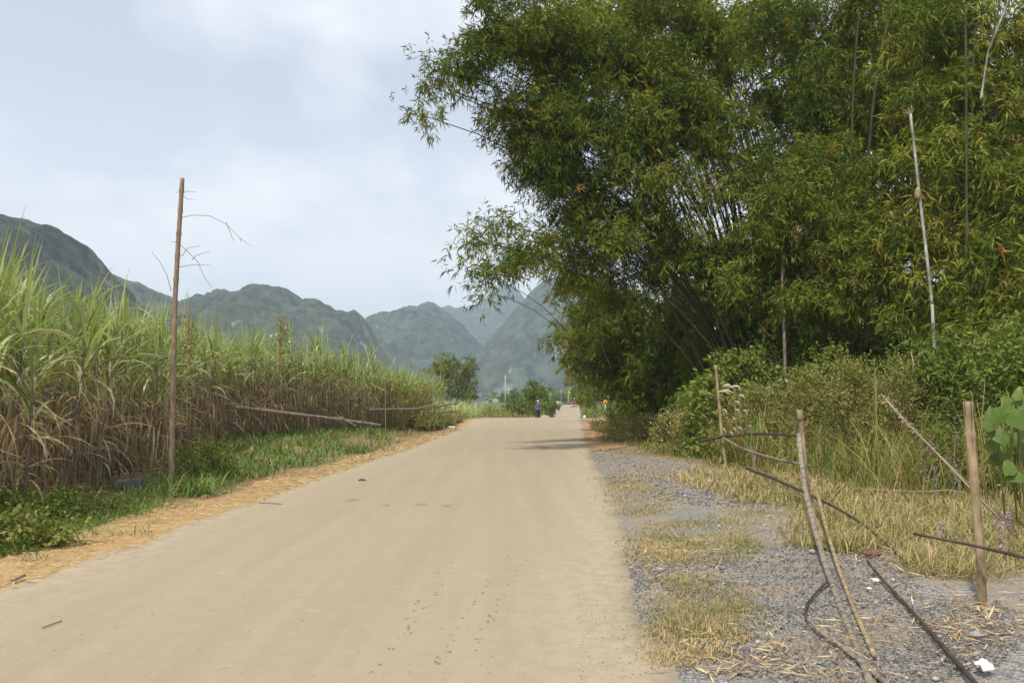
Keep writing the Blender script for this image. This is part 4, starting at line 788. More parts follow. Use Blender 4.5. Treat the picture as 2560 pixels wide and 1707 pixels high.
def pole(name, label, cat, pts, r0, r1, mat, step=.36, group=None, sides=9, parts=None):
    C, rad = knotted(pts, r0, r1, step); m = MB(); m.tube(C, rad, sides, .5); o = m.build(name, M[mat], None, None, True); return tag(o, label, cat, group)
# tall pole on the left with its dead twigs
pb = gp(427, 1222); Yp = pb[1]
tp = [at(427, 1224, Yp), at(432, 1000, Yp + .03), at(437, 760, Yp), at(446, 600, Yp), at(456, 446, Yp)]
C, rad = knotted([np.array(p) for p in tp], .054, .040, .42)
m = MB(); m.tube(C, rad, 10, .5); tall = m.build('tall_pole', M['pole'], None, None, True); tag(tall, 'tall bare brown bamboo pole with dead twigs beside the cane', 'bamboo pole')
rtw = np.random.default_rng(9)
for pts in [[(449, 546), (480, 538), (525, 540), (565, 560), (600, 595), (628, 616)], [(565, 556), (575, 580), (585, 605)], [(449, 610), (470, 630), (495, 655), (510, 690), (530, 720)], [(449, 668), (480, 662), (525, 663)], [(480, 650), (492, 638), (525, 628)], [(455, 486), (466, 497), (486, 500)], [(455, 484), (470, 478), (490, 480)], [(428, 727), (418, 690), (400, 655), (379, 630)], [(446, 606), (428, 604)], [(447, 480), (440, 482)], [(600, 595), (602, 606)], [(455, 640), (470, 620), (500, 615)]]:
    m = MB(); P = np.array([at(u, v, Yp - .03 + .06 * i * rtw.normal()) for i, (u, v) in enumerate(pts)]); m.tube(P, np.linspace(.0065, .003, len(P)), 5, .5); m.build('dead_twig', M['twig'], tall, None, True)
# fallen rail and far fence on the left
fence_l = [at(590, 1018, 24.5), at(700, 1031, 26), at(830, 1046, 27.6), at(953, 1063, 29)]
pole('fallen_rail', 'grey bamboo rail slanting down from the cane to a low stake', 'rail', fence_l, .062, .045, 'greypole', .5)
def gz(u, Y): return np.array(G(u, Y))
p = at(928, 1058, 28.8); g_ = gz(928, 28.8); pole('fence_stake', 'low dark stake holding the right end of the fallen rail', 'stake', [g_ - [0, 0, .1], p + [0, 0, .06]], .035, .03, 'greypole')
p = at(772, 1038, 27); g_ = gz(772, 27); pole('fence_stake', 'thin stake under the middle of the fallen rail', 'stake', [g_ - [0, 0, .1], p], .03, .026, 'greypole')
pole('broken_rail', 'thin broken stick leaning under the fallen rail', 'stick', [at(845, 1040, 27.2), at(890, 1065, 27.4)], .03, .022, 'greypole')
pole('far_rail', 'weathered rail of the far left fence, its near span', 'rail', [at(925, 1024, 37), at(1040, 1022, 39.5), at(1088, 1012, 41)], .05, .045, 'greypole', .5)
pole('far_rail', 'short upper rail of the far left fence at its road end', 'rail', [at(1080, 1018, 41), at(1145, 1007, 44)], .05, .045, 'greypole', .5)
pole('far_rail', 'short lower rail of the far left fence at its road end', 'rail', [at(1100, 1030, 41.5), at(1142, 1028, 44)], .045, .04, 'greypole', .5)
for u, v, Y, lab in [(965, 945, 37.5, 'tall thin stake standing in the middle of the far left fence'), (1088, 1000, 41, 'stake where the far left fence bends'), (1112, 985, 42.5, 'upright stake near the road end of the far left fence'), (1140, 1000, 44, 'last stake of the far left fence, nearest the road')]:
    pole('fence_stake', lab, 'stake', [gz(u, Y) - [0, 0, .1], at(u - 2, v, Y)], .024, .019, 'greypole')
# right fence
P4 = [gp(2456, 1506) - [0, 0, .08], at(2452, 1400, 6.52), at(2440, 1250, 6.52), at(2428, 1120, 6.52), at(2419, 1003, 6.52)]
pole('fence_post', 'stout split-topped bamboo post near the right edge of the gravel', 'fence post', P4, .034, .036, 'post', .40, sides=12)
_p4 = SC.objects['fence_post']; m = MB(); m.tube([at(2427, 1000, 6.485), at(2429, 1060, 6.485), at(2433, 1125, 6.487)], [.0055, .004, .001], 5); m.build('crack', M['darkpole'], _p4, None, True)
m = MB(); m.tube([at(2411, 1001, 6.49), at(2414, 1040, 6.49)], [.004, .001], 5); m.build('crack', M['darkpole'], _p4, None, True)
YP3 = 11.5
P3 = [np.array(G(2028, YP3)) - [0, 0, .08], at(2020, 1240, YP3), at(2009, 1130, YP3), at(2000, 1027, YP3)]
p3 = pole('fence_post', 'orange-brown post with a dark weathered tip where the rails meet', 'fence post', P3, .036, .034, 'post', .42, sides=10)
m = MB(); a = at(2000, 1052, YP3); b = at(1999.3, 1024, YP3); m.tube([a, (a + b) / 2, b], [.040, .043, .038], 10); m.build('dark_tip', M['greypole'], p3, None, True)
pole('fence_post', 'tall thin stake rising left of the plumed grass', 'fence post', [gz(1813, 20) - [0, 0, .1], at(1806, 1100, 20), at(1797, 1000, 20), at(1789, 914, 20)], .040, .032, 'post', .4)
pole('fence_post', 'short grey stake under the dark crooked rail', 'fence post', [gz(1886, 18.7) - [0, 0, .1], at(1880, 1120, 18.7), at(1875, 1062, 18.7)], .040, .036, 'greypole', .4)
pole('long_pole', 'long curved bamboo pole running from the dark-tipped post to the foreground', 'bamboo pole', [at(1997, 1086, 11.35), at(2003, 1150, 10.8), at(2014, 1230, 9.9), at(2036, 1320, 8.8), at(2066, 1420, 7.7), at(2102, 1520, 6.55), at(2140, 1615, 5.55), gp(2178, 1712, .035), gp(2230, 1850, .03)], .034, .021, 'greypole', .5, sides=10)
pole('long_pole', 'thinner second bamboo pole beside the curved one, ending on the gravel', 'bamboo pole', [at(2031, 1195, 11.2), at(2048, 1250, 10.2), at(2068, 1330, 9.0), at(2096, 1420, 7.75), at(2134, 1520, 6.4), gp(2186, 1638, .022)], .022, .016, 'post', .42, sides=9)
pole('ground_pole', 'dark rotting bamboo lying across the gravel toward the corner', 'bamboo pole', [gp(2168, 1402, .1), gp(2195, 1436, .045), gp(2260, 1505, .03), gp(2335, 1588, .03), gp(2440, 1708, .03), gp(2560, 1850, .03)], .012, .017, 'darkpole', .42)
pole('ground_pole', 'short dull bamboo stick lying under the two long poles', 'bamboo pole', [gp(2018, 1545, .05), gp(2052, 1580, .035), gp(2100, 1612, .02), gp(2150, 1652, .02), gp(2215, 1708, .02), gp(2300, 1790, .02)], .014, .020, 'greypole', .35)
m = MB(); P = np.array([gp(2016, 1545, .05), at(2013, 1530, 6.35), at(2020, 1506, 6.6), at(2042, 1478, 6.95), at(2066, 1455, 7.25), at(2078, 1447, 7.4)]); m.tube(P, [.012, .011, .010, .010, .012, .004], 7); tag(m.build('bark_strip', M['darkpole'], None, None, True), 'black curved bark strip tied from the long pole to the gravel', 'bark strip')
pole('dark_rod', 'dark slender rod tied across the right post, jutting out of frame', 'rod', [at(2283, 1333, 6.55), at(2440, 1364, 6.40), at(2560, 1392, 6.1), at(2700, 1428, 5.8)], .010, .016, 'darkpole', .6)
pole('crooked_rail', 'dark crooked top rail joining the three stakes', 'rail', [at(1750, 1103, 20.2), at(1805, 1091, 19.9), at(1880, 1084, 18.5), at(1940, 1085, 15), at(1992, 1089, 11.6)], .034, .018, 'darkpole', .5)
pole('slanting_stick', 'pale stick slanting down from the thin stake', 'stick', [at(1806, 1093, 19.8), at(1850, 1118, 18.6), at(1912, 1142, 17)], .022, .034, 'greypole', .5)
pole('lower_rail', 'grey lower rail with a frayed end passing behind the long pole', 'rail', [at(1880, 1130, 17.5), at(1950, 1150, 14.5), at(2027, 1165, 11.9)], .022, .022, 'greypole', .4)
pole('fallen_branch', 'long dark branch fallen over the dry grass, its tip turning yellow', 'branch', [at(1868, 1171, 15), at(1930, 1194, 13.8), at(2000, 1225, 12.5), at(2090, 1268, 11.0), at(2160, 1311, 9.9), at(2215, 1358, 9.0), gp(2262, 1402, .03)], .026, .010, 'darkpole', .6)
m = MB(); m.tube([gp(2262, 1402, .03), gp(2310, 1426, .02), gp(2390, 1440, .02), gp(2540, 1444, .03)], [.009, .007, .006, .004], 6); tag(m.build('yellow_vine', M['dry_grass'], None, None, True), 'thin yellow stem lying in the grass below the dark rod', 'stem')
# bare stakes rising in front of the bamboo
o = pole('broken_stake', 'pale dead bamboo stake with a splintered top among the bright bamboo', 'bamboo pole', [at(2330, 760, 20.3), at(2318, 650, 20.3), at(2300, 500, 20.3), at(2287, 380, 20.3), at(2276, 285, 20.3)], .038, .032, 'paleculm', .45)
C0 = at(2276, 285, 20.3)
for d in [(-.14, 0, .10), (-.05, .02, .18), (.05, 0, .28), (-.2, .03, .05), (.09, -.02, .12)]:
    m = MB(); m.tube([C0 - [0, 0, .05], C0 + np.array(d) * .6, C0 + np.array(d)], [.022, .014, .003], 5); m.build('splinter', M['post'], o, None, True)
m = MB(); c = at(2294, 485, 20.25); m.tube([c - [0, 0, .16], c - [0, 0, .08], c, c + [0, 0, .09], c + [0, 0, .17]], [.03, .075, .085, .06, .02], 8); m.build('dry_sheath', M['post'], o, None, True)
g_ = np.array(G(2345, 20.3)); m = MB(); m.tube([g_ - [0, 0, .1], (g_ + at(2330, 760, 20.3)) / 2, at(2330, 760, 20.3)], [.040, .039, .038], 9); m.build('stake_foot', M['paleculm'], o, None, True)
pole('dead_trunk', 'thin grey dead trunk standing left in front of the dark hollow', 'trunk', [gz(1968, 25.5), at(1964, 950, 25.5), at(1960, 820, 25.5), at(1955, 700, 25.5), at(1957, 630, 25.5)], .065, .034, 'greypole', .7)
pole('thin_culm', 'straight thin yellow-green culm at the upper right', 'bamboo pole', [gz(2422, 21), at(2418, 650, 21), at(2416, 350, 21), at(2414, 20, 21)], .042, .030, 'culm', .5)
pole('thin_culm', 'slanting pale culm crossing the top right corner', 'bamboo pole', [at(2452, 250, 21), at(2470, 130, 21), at(2518, 10, 21), at(2540, -60, 21)], .028, .022, 'paleculm', .5)

# ------------------------------------------------------------------ grasses and plants one can single out on the right
def grass_plant(name, label, base, blades, plumes=(), mat='fresh_grass', stems=()):
    root = thing(name, label, 'plant', base); b0 = np.array(base)
    for (u, v, Y, pts, w) in blades:
        P = np.array([at(a, b, Y) for a, b in pts]) - b0; n = len(P); k = np.linspace(0, 1, n); wd = w * np.clip(np.minimum(.5 + 2 * k, (1 - k) * 2.5 + .06), 0, 1)
        S = np.array([1, .25, .1]); V = np.stack([P - S * wd[:, None] / 2, P + S * wd[:, None] / 2], 1).reshape(-1, 3); q = np.arange(n - 1)[:, None] * 2 + np.array([[0, 1, 3, 2]]); m = MB(); m.add(V, q, None, .7); m.build('blade', M[mat], root)
    for (Y, pts, r) in stems:
        m = MB(); m.tube(np.array([at(a, b, Y) for a, b in pts]) - b0, np.linspace(r, r * .5, len(pts)), 5, .5); m.build('stem', M['plume'] if name == 'seed_stalk' else M['stem'], root, None, True)
    for (Y, pts, r) in plumes:
        P = np.array([at(a, b, Y) for a, b in pts]) - b0; q = np.linspace(0, 1, 9); C = np.stack([np.interp(q, np.linspace(0, 1, len(P)), P[:, i]) for i in range(3)], -1)
        m = MB(); m.tube(C, r * .75 * np.sin(np.clip(q * 2.9 + .18, 0, 3.1)) + .003, 6, .75)
        n = 70; t = RNG.random(n); Pl = np.stack([np.interp(t, q, C[:, i]) for i in range(3)], -1); m.leaves(Pl, RNG.normal(size=(n, 3)), r * 1.5, .006, np.clip(RNG.normal(.8, .15, n), 0, 1), .1); m.build('plume', M['plume'], root, 'stuff')
    return root
Yg = 18.2
grass_plant('foxtail_grass', 'plumed grass with arching pale pink seed heads beside the thin stake', G(1862, Yg), [(0, 0, Yg, [(1870, 1150), (1880, 1080), (1896, 1032), (1905, 1090), (1906, 1120)], .05), (0, 0, Yg, [(1880, 1160), (1893, 1090), (1893, 1040), (1899, 1030)], .04), (0, 0, Yg, [(1845, 1020), (1862, 1003), (1884, 990)], .05)],
    [(Yg, [(1850, 975), (1848, 966), (1835, 965), (1822, 968)], .03), (Yg, [(1835, 972), (1820, 961), (1806, 966)], .03), (Yg, [(1833, 982), (1818, 975), (1799, 979)], .03), (Yg, [(1825, 985), (1812, 978), (1796, 978)], .025), (Yg, [(1862, 995), (1856, 988), (1846, 988)], .025), (Yg, [(1848, 1012), (1845, 1004), (1838, 1003)], .022), (Yg, [(1866, 1035), (1866, 1027), (1858, 1025)], .022), (Yg, [(1848, 1032), (1845, 1024), (1838, 1023)], .022), (Yg, [(1818, 1034), (1813, 1025), (1807, 1022)], .022), (Yg, [(1838, 1050), (1834, 1044)], .02), (Yg, [(1816, 1082), (1811, 1074), (1808, 1072)], .02), (Yg, [(1855, 1076), (1850, 1070), (1845, 1067)], .02), (Yg, [(1840, 1076), (1835, 1070)], .02), (Yg, [(1832, 1086), (1826, 1078)], .02)],
    stems=[(Yg, [(1860, 1165), (1852, 1060), (1850, 975)], .008), (Yg, [(1855, 1165), (1842, 1060), (1835, 972)], .007), (Yg, [(1850, 1165), (1840, 1050), (1833, 982)], .007), (Yg, [(1863, 1165), (1868, 1080), (1862, 995)], .007), (Yg, [(1888, 1060), (1870, 1042), (1845, 1033), (1805, 1036)], .006), (Yg, [(1850, 1165), (1836, 1080), (1818, 1034)], .006), (Yg, [(1862, 1165), (1862, 1100), (1848, 1032)], .006)])
Ys = 15.5
grass_plant('grass_spear', 'single pale upright grass spear in the middle of the weeds', G(2190, Ys), [(0, 0, Ys, [(2190, 1150), (2191, 1050), (2188, 960), (2184, 885)], .034), (0, 0, Ys, [(2200, 1000), (2206, 982), (2222, 978)], .04), (0, 0, Ys, [(2192, 1055), (2200, 1075), (2211, 1102)], .03), (0, 0, Ys, [(2190, 1070), (2170, 1058), (2152, 1050)], .025)], stems=[(Ys, [(2190, 1165), (2191, 1060), (2190, 950)], .012)])
Yk = 9.0
pk = grass_plant('seed_stalk', 'long pinkish seed stalk leaning left over the dry grass', G(2530, Yk), [], [], stems=[(Yk, [(2545, 1345), (2440, 1235), (2330, 1120), (2260, 1050), (2208, 990)], .015), (Yk, [(2540, 1330), (2430, 1215), (2300, 1090), (2240, 1025)], .006), (Yk, [(2420, 1232), (2370, 1224), (2300, 1228), (2130, 1220)], .004)])
m = MB(); b0 = np.array(G(2530, Yk)); n = 150; t = RNG.random(n); uu = np.interp(t, [0, .5, 1], [2206, 2240, 2290]); vv = np.interp(t, [0, .5, 1], [988, 1028, 1080]); m.leaves(at(uu + RNG.normal(0, 4, n), vv + RNG.normal(0, 4, n), Yk) - b0, RNG.normal(size=(n, 3)), .035, .014, np.clip(RNG.normal(.4, .2, n), 0, 1), 0); m.build('seed_heads', M['plume'], pk, 'stuff')
m = MB(); P = np.array([at(u, v, 17) for u, v in [(2282, 940), (2283, 905), (2278, 880)]]); m.tube(P, [.006, .011, .004], 5); tag(m.build('flower_spike', M['plume'], None, None, True), 'pinkish flower spike poking up below the creeper mound', 'flower')
# purple-grey flower spikes in the low weeds
pl_ = MB(); 
for u, v, Y in [(2325, 1120, 14.5), (2385, 1080, 14.5), (2310, 1170, 13.5), (2340, 1200, 13), (2372, 1150, 14), (2358, 1320, 9), (2520, 1300, 8.6), (2505, 1345, 8.2), (2395, 1190, 13), (2300, 1100, 15)]:
    n = 46; c = at(u, v, Y); pl_.leaves(c + RNG.normal(size=(n, 3)) * [.03, .03, .13], RNG.normal(size=(n, 3)), .05, .016, np.clip(RNG.normal(.5, .3, n), 0, 1), 0); pl_.tube([c - [0, 0, .5], c], [.005, .003], 4, .3, False)
tag(pl_.build('purple_flowers', M['purple'], None, 'stuff'), 'scattered purple-grey flower spikes in the low weeds', 'flowers')
# broad-leaved plant at the right edge
Yb = 10.2
bl = thing('broadleaf_plant', 'broad-leaved plant with big heart-shaped green leaves at the right edge', 'plant', G(2535, Yb)); b0 = np.array(G(2535, Yb))
def heart(c, w, h, nrm, rot, tone):
    a = np.linspace(0, 2 * np.pi, 17)[:-1]; x = .5 * np.sin(a) * (1 - .18 * np.cos(a)); y = .5 * np.cos(a) + .10 * np.cos(2 * a)
    y = np.where(np.abs(x) < .06, np.where(y > 0, y - .10, y - .08), y)
    nrm = unit(np.array(nrm, float)); upv = unit(np.array([math.sin(rot), 0, math.cos(rot)]) - nrm * np.dot(nrm, [math.sin(rot), 0, math.cos(rot)])); rt_ = np.cross(upv, nrm)
    V = c + rt_ * (x * w)[:, None] + upv * (y * h)[:, None] - nrm * (.10 * h * (np.abs(x) * 2) ** 2)[:, None]; V = np.concatenate([V, [c + nrm * .012]]); i = np.arange(16); m = MB(); m.add(V, None, np.stack([i, (i + 1) % 16, 0 * i + 16], -1), np.clip(tone - .22 + .13 * ((i // 2) % 2) + .05 * np.sin(i), 0, 1)); return m
for (u, v, w, h, nr, rot, tn) in [(2475, 1050, .13, .26, (-.3, -1, .2), .2, .45), (2525, 1010, .22, .20, (.2, -1, .5), -.5, .55), (2550, 1050, .28, .22, (.1, -1, .3), .2, .45), (2500, 1090, .20, .18, (-.2, -1, .6), .6, .35), (2545, 1100, .24, .20, (.2, -1, .2), -.2, .6), (2510, 1135, .22, .18, (0, -1, .4), .1, .5), (2555, 1150, .22, .19, (0, -1, .5), .5, .4), (2570, 1010, .22, .2, (0, -1, .5), .1, .5), (2525, 1170, .18, .16, (.2, -1, .3), -.3, .62), (2545, 985, .10, .16, (-.6, -1, .3), .4, .7), (2490, 1150, .15, .14, (-.3, -1, .4), .2, .4), (2535, 1055, .2, .18, (-.2, -1, .7), .5, .6), (2560, 1090, .24, .2, (.1, -.9, .6), -.3, .66), (2500, 1040, .16, .18, (-.4, -1, .1), -.2, .5), (2480, 1115, .14, .16, (-.2, -1, .2), .5, .66), (2540, 1190, .2, .16, (0, -1, .7), 0, .45), (2565, 1125, .2, .2, (.2, -1, .1), .3, .6)]:
    Yl = Yb + random.uniform(-.25, .25); c = at(u, v, Yl) - b0; heart(c, w * 1.2, h * 1.25, nr, rot, tn).build('leaf', M['broad_leaf'], bl, None, True)
    m = MB(); m.tube([c, c * .6 + [0, 0, c[2] * .1], [0.02, 0, c[2] * .4]], [.004, .005, .006], 4, .2, False); m.build('leaf_stalk', M['stem'], bl, None, True)
for u in (2500, 2530, 2552): m = MB(); m.tube([np.array(G(u, Yb)) - b0, at(u - 4, 1100, Yb) - b0, at(u + 6, 1000, Yb) - b0], [.012, .01, .006], 5, .4); m.build('stem', M['stem'], bl, None, True)
for i, (pts, lab) in enumerate([([(2456, 1190), (2446, 1080), (2430, 990), (2425, 975)], 'thin bare weed stem curving up just right of the fence post'), ([(2462, 1200), (2452, 1080), (2462, 960)], 'thin forked weed stem between fence post and broad leaves'), ([(2478, 1195), (2462, 1110), (2442, 1000)], 'leaning dry weed stem crossing the broad-leaved plant\'s left side'), ([(2502, 1190), (2508, 1100), (2510, 1000)], 'upright brown weed stem in front of the broad leaves')]):
    m = MB(); m.tube([np.array(G(pts[0][0], 12.5))] + [at(u, v, 12.5) for u, v in pts], np.linspace(.008, .004, len(pts) + 1), 5, .6); tag(m.build('dry_weed', M['stem'], None, None, True), lab, 'weed')

# ------------------------------------------------------------------ scraps and stones
def paper(label, u, v, w, seed, tall=.25):
    rng = np.random.default_rng(seed); n = 6; g = np.linspace(-.5, .5, n); X, Y = np.meshgrid(g, g); Z = .5 * w * tall * (rng.random((n, n)) + np.abs(X) * 1.2); Z[0] = 0
    V = np.stack([X * w * (1 + .2 * rng.random((n, n))), Y * w * .8, Z], -1).reshape(-1, 3); i = np.arange(n - 1)[:, None] * n; k = np.arange(n - 1)[None]; Q = np.stack([i + k, i + k + 1, i + n + k + 1, i + n + k], -1).reshape(-1, 4)
    m = MB(); V2 = np.concatenate([V, V - [0, 0, .002]]); m.add(V2, np.concatenate([Q, Q[:, ::-1] + n * n])); o = m.build('paper_scrap', M['paper'], None, None, True); c = gp(u, v); o.location = (c[0], c[1], .03); o.rotation_euler = (.12, .05, rng.uniform(-.6, .6)); return tag(o, label, 'paper')
paper('crumpled white paper beside the dark ground pole in the lower right corner', 2455, 1680, .105, 1, .45); paper('small white paper scrap left of the dark ground pole', 2187, 1458, .062, 2, .35); paper('tiny white scrap on the gravel just below the small one', 2172, 1478, .04, 3, .2)
o = paper('white plastic sheet lying on the far left verge', 1128, 1068, .42, 4, .12)
c = gp(2177, 1389); lump('clod', 'reddish clod of earth at the top of the dark ground pole', 'clod', (c[0], c[1], .03), (.10, .07, .055), noisy_mat('red_clod', (.10, .055, .04), (.2, .11, .08), 14), 5)
c = gp(2438, 1590); lump('rock', 'blue-grey stone on the gravel left of the right post', 'stone', (c[0], c[1], .012), (.045, .035, .025), M['concrete'], 6)
c = gp(2030, 1380); lump('rock', 'small grey stone between the two long poles', 'stone', (c[0], c[1], .012), (.04, .03, .022), M['concrete'], 7)
m = MB(); m.box((0, 0, .10), (.46, .30, .22), .25, .5, .018); o = m.build('concrete_block', M['darkconcrete']); c = G(330, 15.2); o.location = (c[0], c[1], -0.05); o.rotation_euler = (.05, -.03, .1); tag(o, 'grey concrete block half hidden among the dry cane leaves', 'concrete block')
c = np.array(G(1461, 73)); m = MB(); m.tube([c - [0, 0, .05], c + [0, 0, .2], c + [0, 0, .3], c + [0, 0, .34]], [.11, .11, .09, .02], 8); tag(m.build('marker_stone', M['white'], None, None, True), 'white painted marker stone at the right road edge on the crest', 'marker stone')

# ------------------------------------------------------------------ road sign
sg = np.array(G(1513, 106)); top = at(1512, 995, 106)[2]
root = thing('warning_sign', 'yellow triangular warning sign with red border on a white post', 'road sign', sg)
m = MB(); m.tube([[0, 0, -.2], [0, 0, 1.0], [0, 0, top - sg[2] - .1]], .055, 10); m.build('post', M['white'], root, None, True)
def tri_plate(w, y, th, zc, name, mat):
    h = w * .866; P = np.array([[-w / 2, 0, -h / 3], [w / 2, 0, -h / 3], [0, 0, h * 2 / 3]]); pts = []
    for i in range(3):
        a, b, c_ = P[i - 1], P[i], P[(i + 1) % 3]
        for t in (0, .5, 1): q = b + (a - b) * .10 * (1 - t) + (c_ - b) * .10 * t; q = q * .75 + (b + (a - b) * .04 + (c_ - b) * .04) * .25; pts.append(q)
    P = np.array(pts) + [0, y, zc]; n = len(P); V = np.concatenate([P, P + [0, th, 0]]); i = np.arange(n); j = (i + 1) % n
    m = MB(); m.add(np.concatenate([V, [P.mean(0), P.mean(0) + [0, th, 0]]]), np.stack([i, i + n, j + n, j], -1), np.concatenate([np.stack([i, j, 0 * i + 2 * n], -1), np.stack([j + n, i + n, 0 * i + 2 * n + 1], -1)])); return m.build(name, mat, root)
zc = top - sg[2] - .50
tri_plate(.86, -.07, .012, zc, 'red_border', plain('sign_red', (.55, .03, .02), .4)); tri_plate(.68, -.078, .006, zc, 'yellow_panel', plain('sign_yellow', (.80, .46, .01), .4))
m = MB(); blk = plain('sign_black', (.02, .02, .02))
m.box((0, -.083, zc - .02), (.085, .005, .15), 0); m.box((-.05, -.0835, zc - .13), (.045, .005, .11), 0); m.box((.05, -.0835, zc - .13), (.045, .005, .11), 0); m.box((0, -.0845, zc + .02), (.16, .005, .035), 0); m.disc((0, -.084, zc + .10), (0, 1, 0), .04, .005, 12)
m.build('walker_symbol', blk, root)
# poles in the distance
def upole(label, u, v0, Y, w=.11, arm=False):
    g_ = np.array(G(u, Y)); t_ = at(u, v0, Y); h = t_[2] - g_[2]; r_ = thing('utility_pole', label, 'pole', g_); m = MB(); m.tube([[0, 0, -.3], [0, 0, h * .5], [0, 0, h]], [w, w * .85, w * .65], 8); m.build('shaft', M['palepole'], r_, None, True)
    if arm: m = MB(); m.box((0, 0, h - .3), (.9, .08, .08)); m.build('cross_arm', M['palepole'], r_)
    return r_
upole('pale concrete pole rising from the young cane left of the person', 1263, 938, 130, .09); upole('thin grey pole beside the far road, right of the round tree', 1374, 968, 230, .14, True); upole('faint grey pole right of the round tree, farther off', 1403, 974, 330, .16, True)
o = upole('pale pole carrying an orange board at the end of the road', 1421, 974, 300, .20); g_ = o.location; m = MB(); m.box((.35, -.2, 4.4), (1.0, .08, 1.0), 0, .5, .02); m.build('orange_board', plain('orange_board', (.55, .27, .10)), o)
m = MB(); p = np.array(G(1394, 175)); r_ = thing('small_sign', 'small white diamond sign on a thin post left of the far road', 'road sign', p); m.tube([[0, 0, -.2], [0, 0, 1.6]], .04, 6); m.build('post', M['palepole'], r_)
m = MB(); m.box((0, 0, 0), (.62, .03, .62), 0, .5, .01); o = m.build('plate', M['white'], r_); o.location = (0, -.06, 1.85); o.rotation_euler = (0, R(45), 0)

# ------------------------------------------------------------------ far vehicles
def vehicles():
    red = plain('tractor_red', (.42, .035, .04), .45); dark = plain('tyre_black', (.025, .025, .027), .8); glass = plain('dark_glass', (.05, .06, .07), .15, .5); pale = plain('canopy_cream', (.55, .56, .52), .6)
    g = np.array(G(1441, 292)); t = thing('tractor', 'red tractor with a pale rounded canopy on the far road', 'tractor', g)
    m = MB(); m.box((0, 0, .95), (.75, 1.6, .6), 0, .5, .06); m.build('hood', red, t); m = MB(); m.box((0, 1.5, .8), (1.1, 1.3, .5), 0, .5, .05); m.build('body', red, t)
    for s in (-1, 1):
        m = MB(); m.disc((s * .85, 1.6, .68), (1, 0, 0), .68, .36, 16); w = m.build('wheel', dark, t); m = MB(); m.disc((s * .9, 1.6, .68), (1, 0, 0), .34, .34, 12); m.build('rim', red, w)
        m = MB(); m.disc((s * .72, -.4, .4), (1, 0, 0), .4, .24, 14); w = m.build('wheel', dark, t); m = MB(); m.disc((s * .75, -.4, .4), (1, 0, 0), .2, .22, 12); m.build('rim', red, w)
        m = MB(); a = np.linspace(.2, 2.9, 9); m.tube(np.stack([0 * a + s * .85, 1.6 - np.cos(a) * .8, .68 + np.sin(a) * .8], -1), .12, 6); m.build('fender', red, t, None, True)
        m = MB(); m.disc((s * .28, -.02 - .8, 1.0), (0, 1, 0), .09, .06, 10); m.build('headlight', pale, t)
        m = MB(); m.tube([[s * .8, .9, 1.1], [s * .8, .9, 2.25]], .04, 6); m.build('canopy_post', dark, t); m = MB(); m.tube([[s * .8, 2.0, 1.1], [s * .8, 2.0, 2.25]], .04, 6); m.build('canopy_post', dark, t)
    m = MB(); a = np.linspace(0, math.pi, 9); m.tube(np.array([[-.95, 1.45, 2.22], [-.6, 1.45, 2.38], [0, 1.45, 2.44], [.6, 1.45, 2.38], [.95, 1.45, 2.22]]), [.3, .5, .55, .5, .3], 10); o = m.build('canopy', pale, t, None, True); o.scale = (1, 1.2, .3); o.location = (0, -.3, 1.62)
    m = MB(); m.box((0, .95, 1.65), (1.5, .03, .9)); m.build('windscreen', glass, t)
    g = np.array(G(1429.5, 297)); t = thing('farm_truck', 'small red farm truck left of the tractor on the far road', 'truck', g)
    m = MB(); m.box((0, .6, 1.15), (1.6, 1.3, 1.2), 0, .5, .10); m.build('cab', dark, t); m = MB(); m.box((0, -.1, .75), (1.65, .5, .55), 0, .5, .06); m.build('bumper_panel', red, t); m = MB(); m.box((0, -.08, 1.45), (1.35, .06, .5), 0, .5, .01); m.build('windscreen', glass, t)
    m = MB(); m.box((0, 2.6, 1.0), (1.7, 2.7, .75), 0, .5, .04); m.build('cargo_bed', red, t)
    for s in (-1, 1):
        for y in (.4, 2.9): m = MB(); m.disc((s * .72, y, .36), (1, 0, 0), .36, .24, 14); m.build('wheel', dark, t)
        m = MB(); m.disc((s * .58, -.36, .82), (0, 1, 0), .1, .05, 10); m.build('headlight', pale, t)
vehicles()

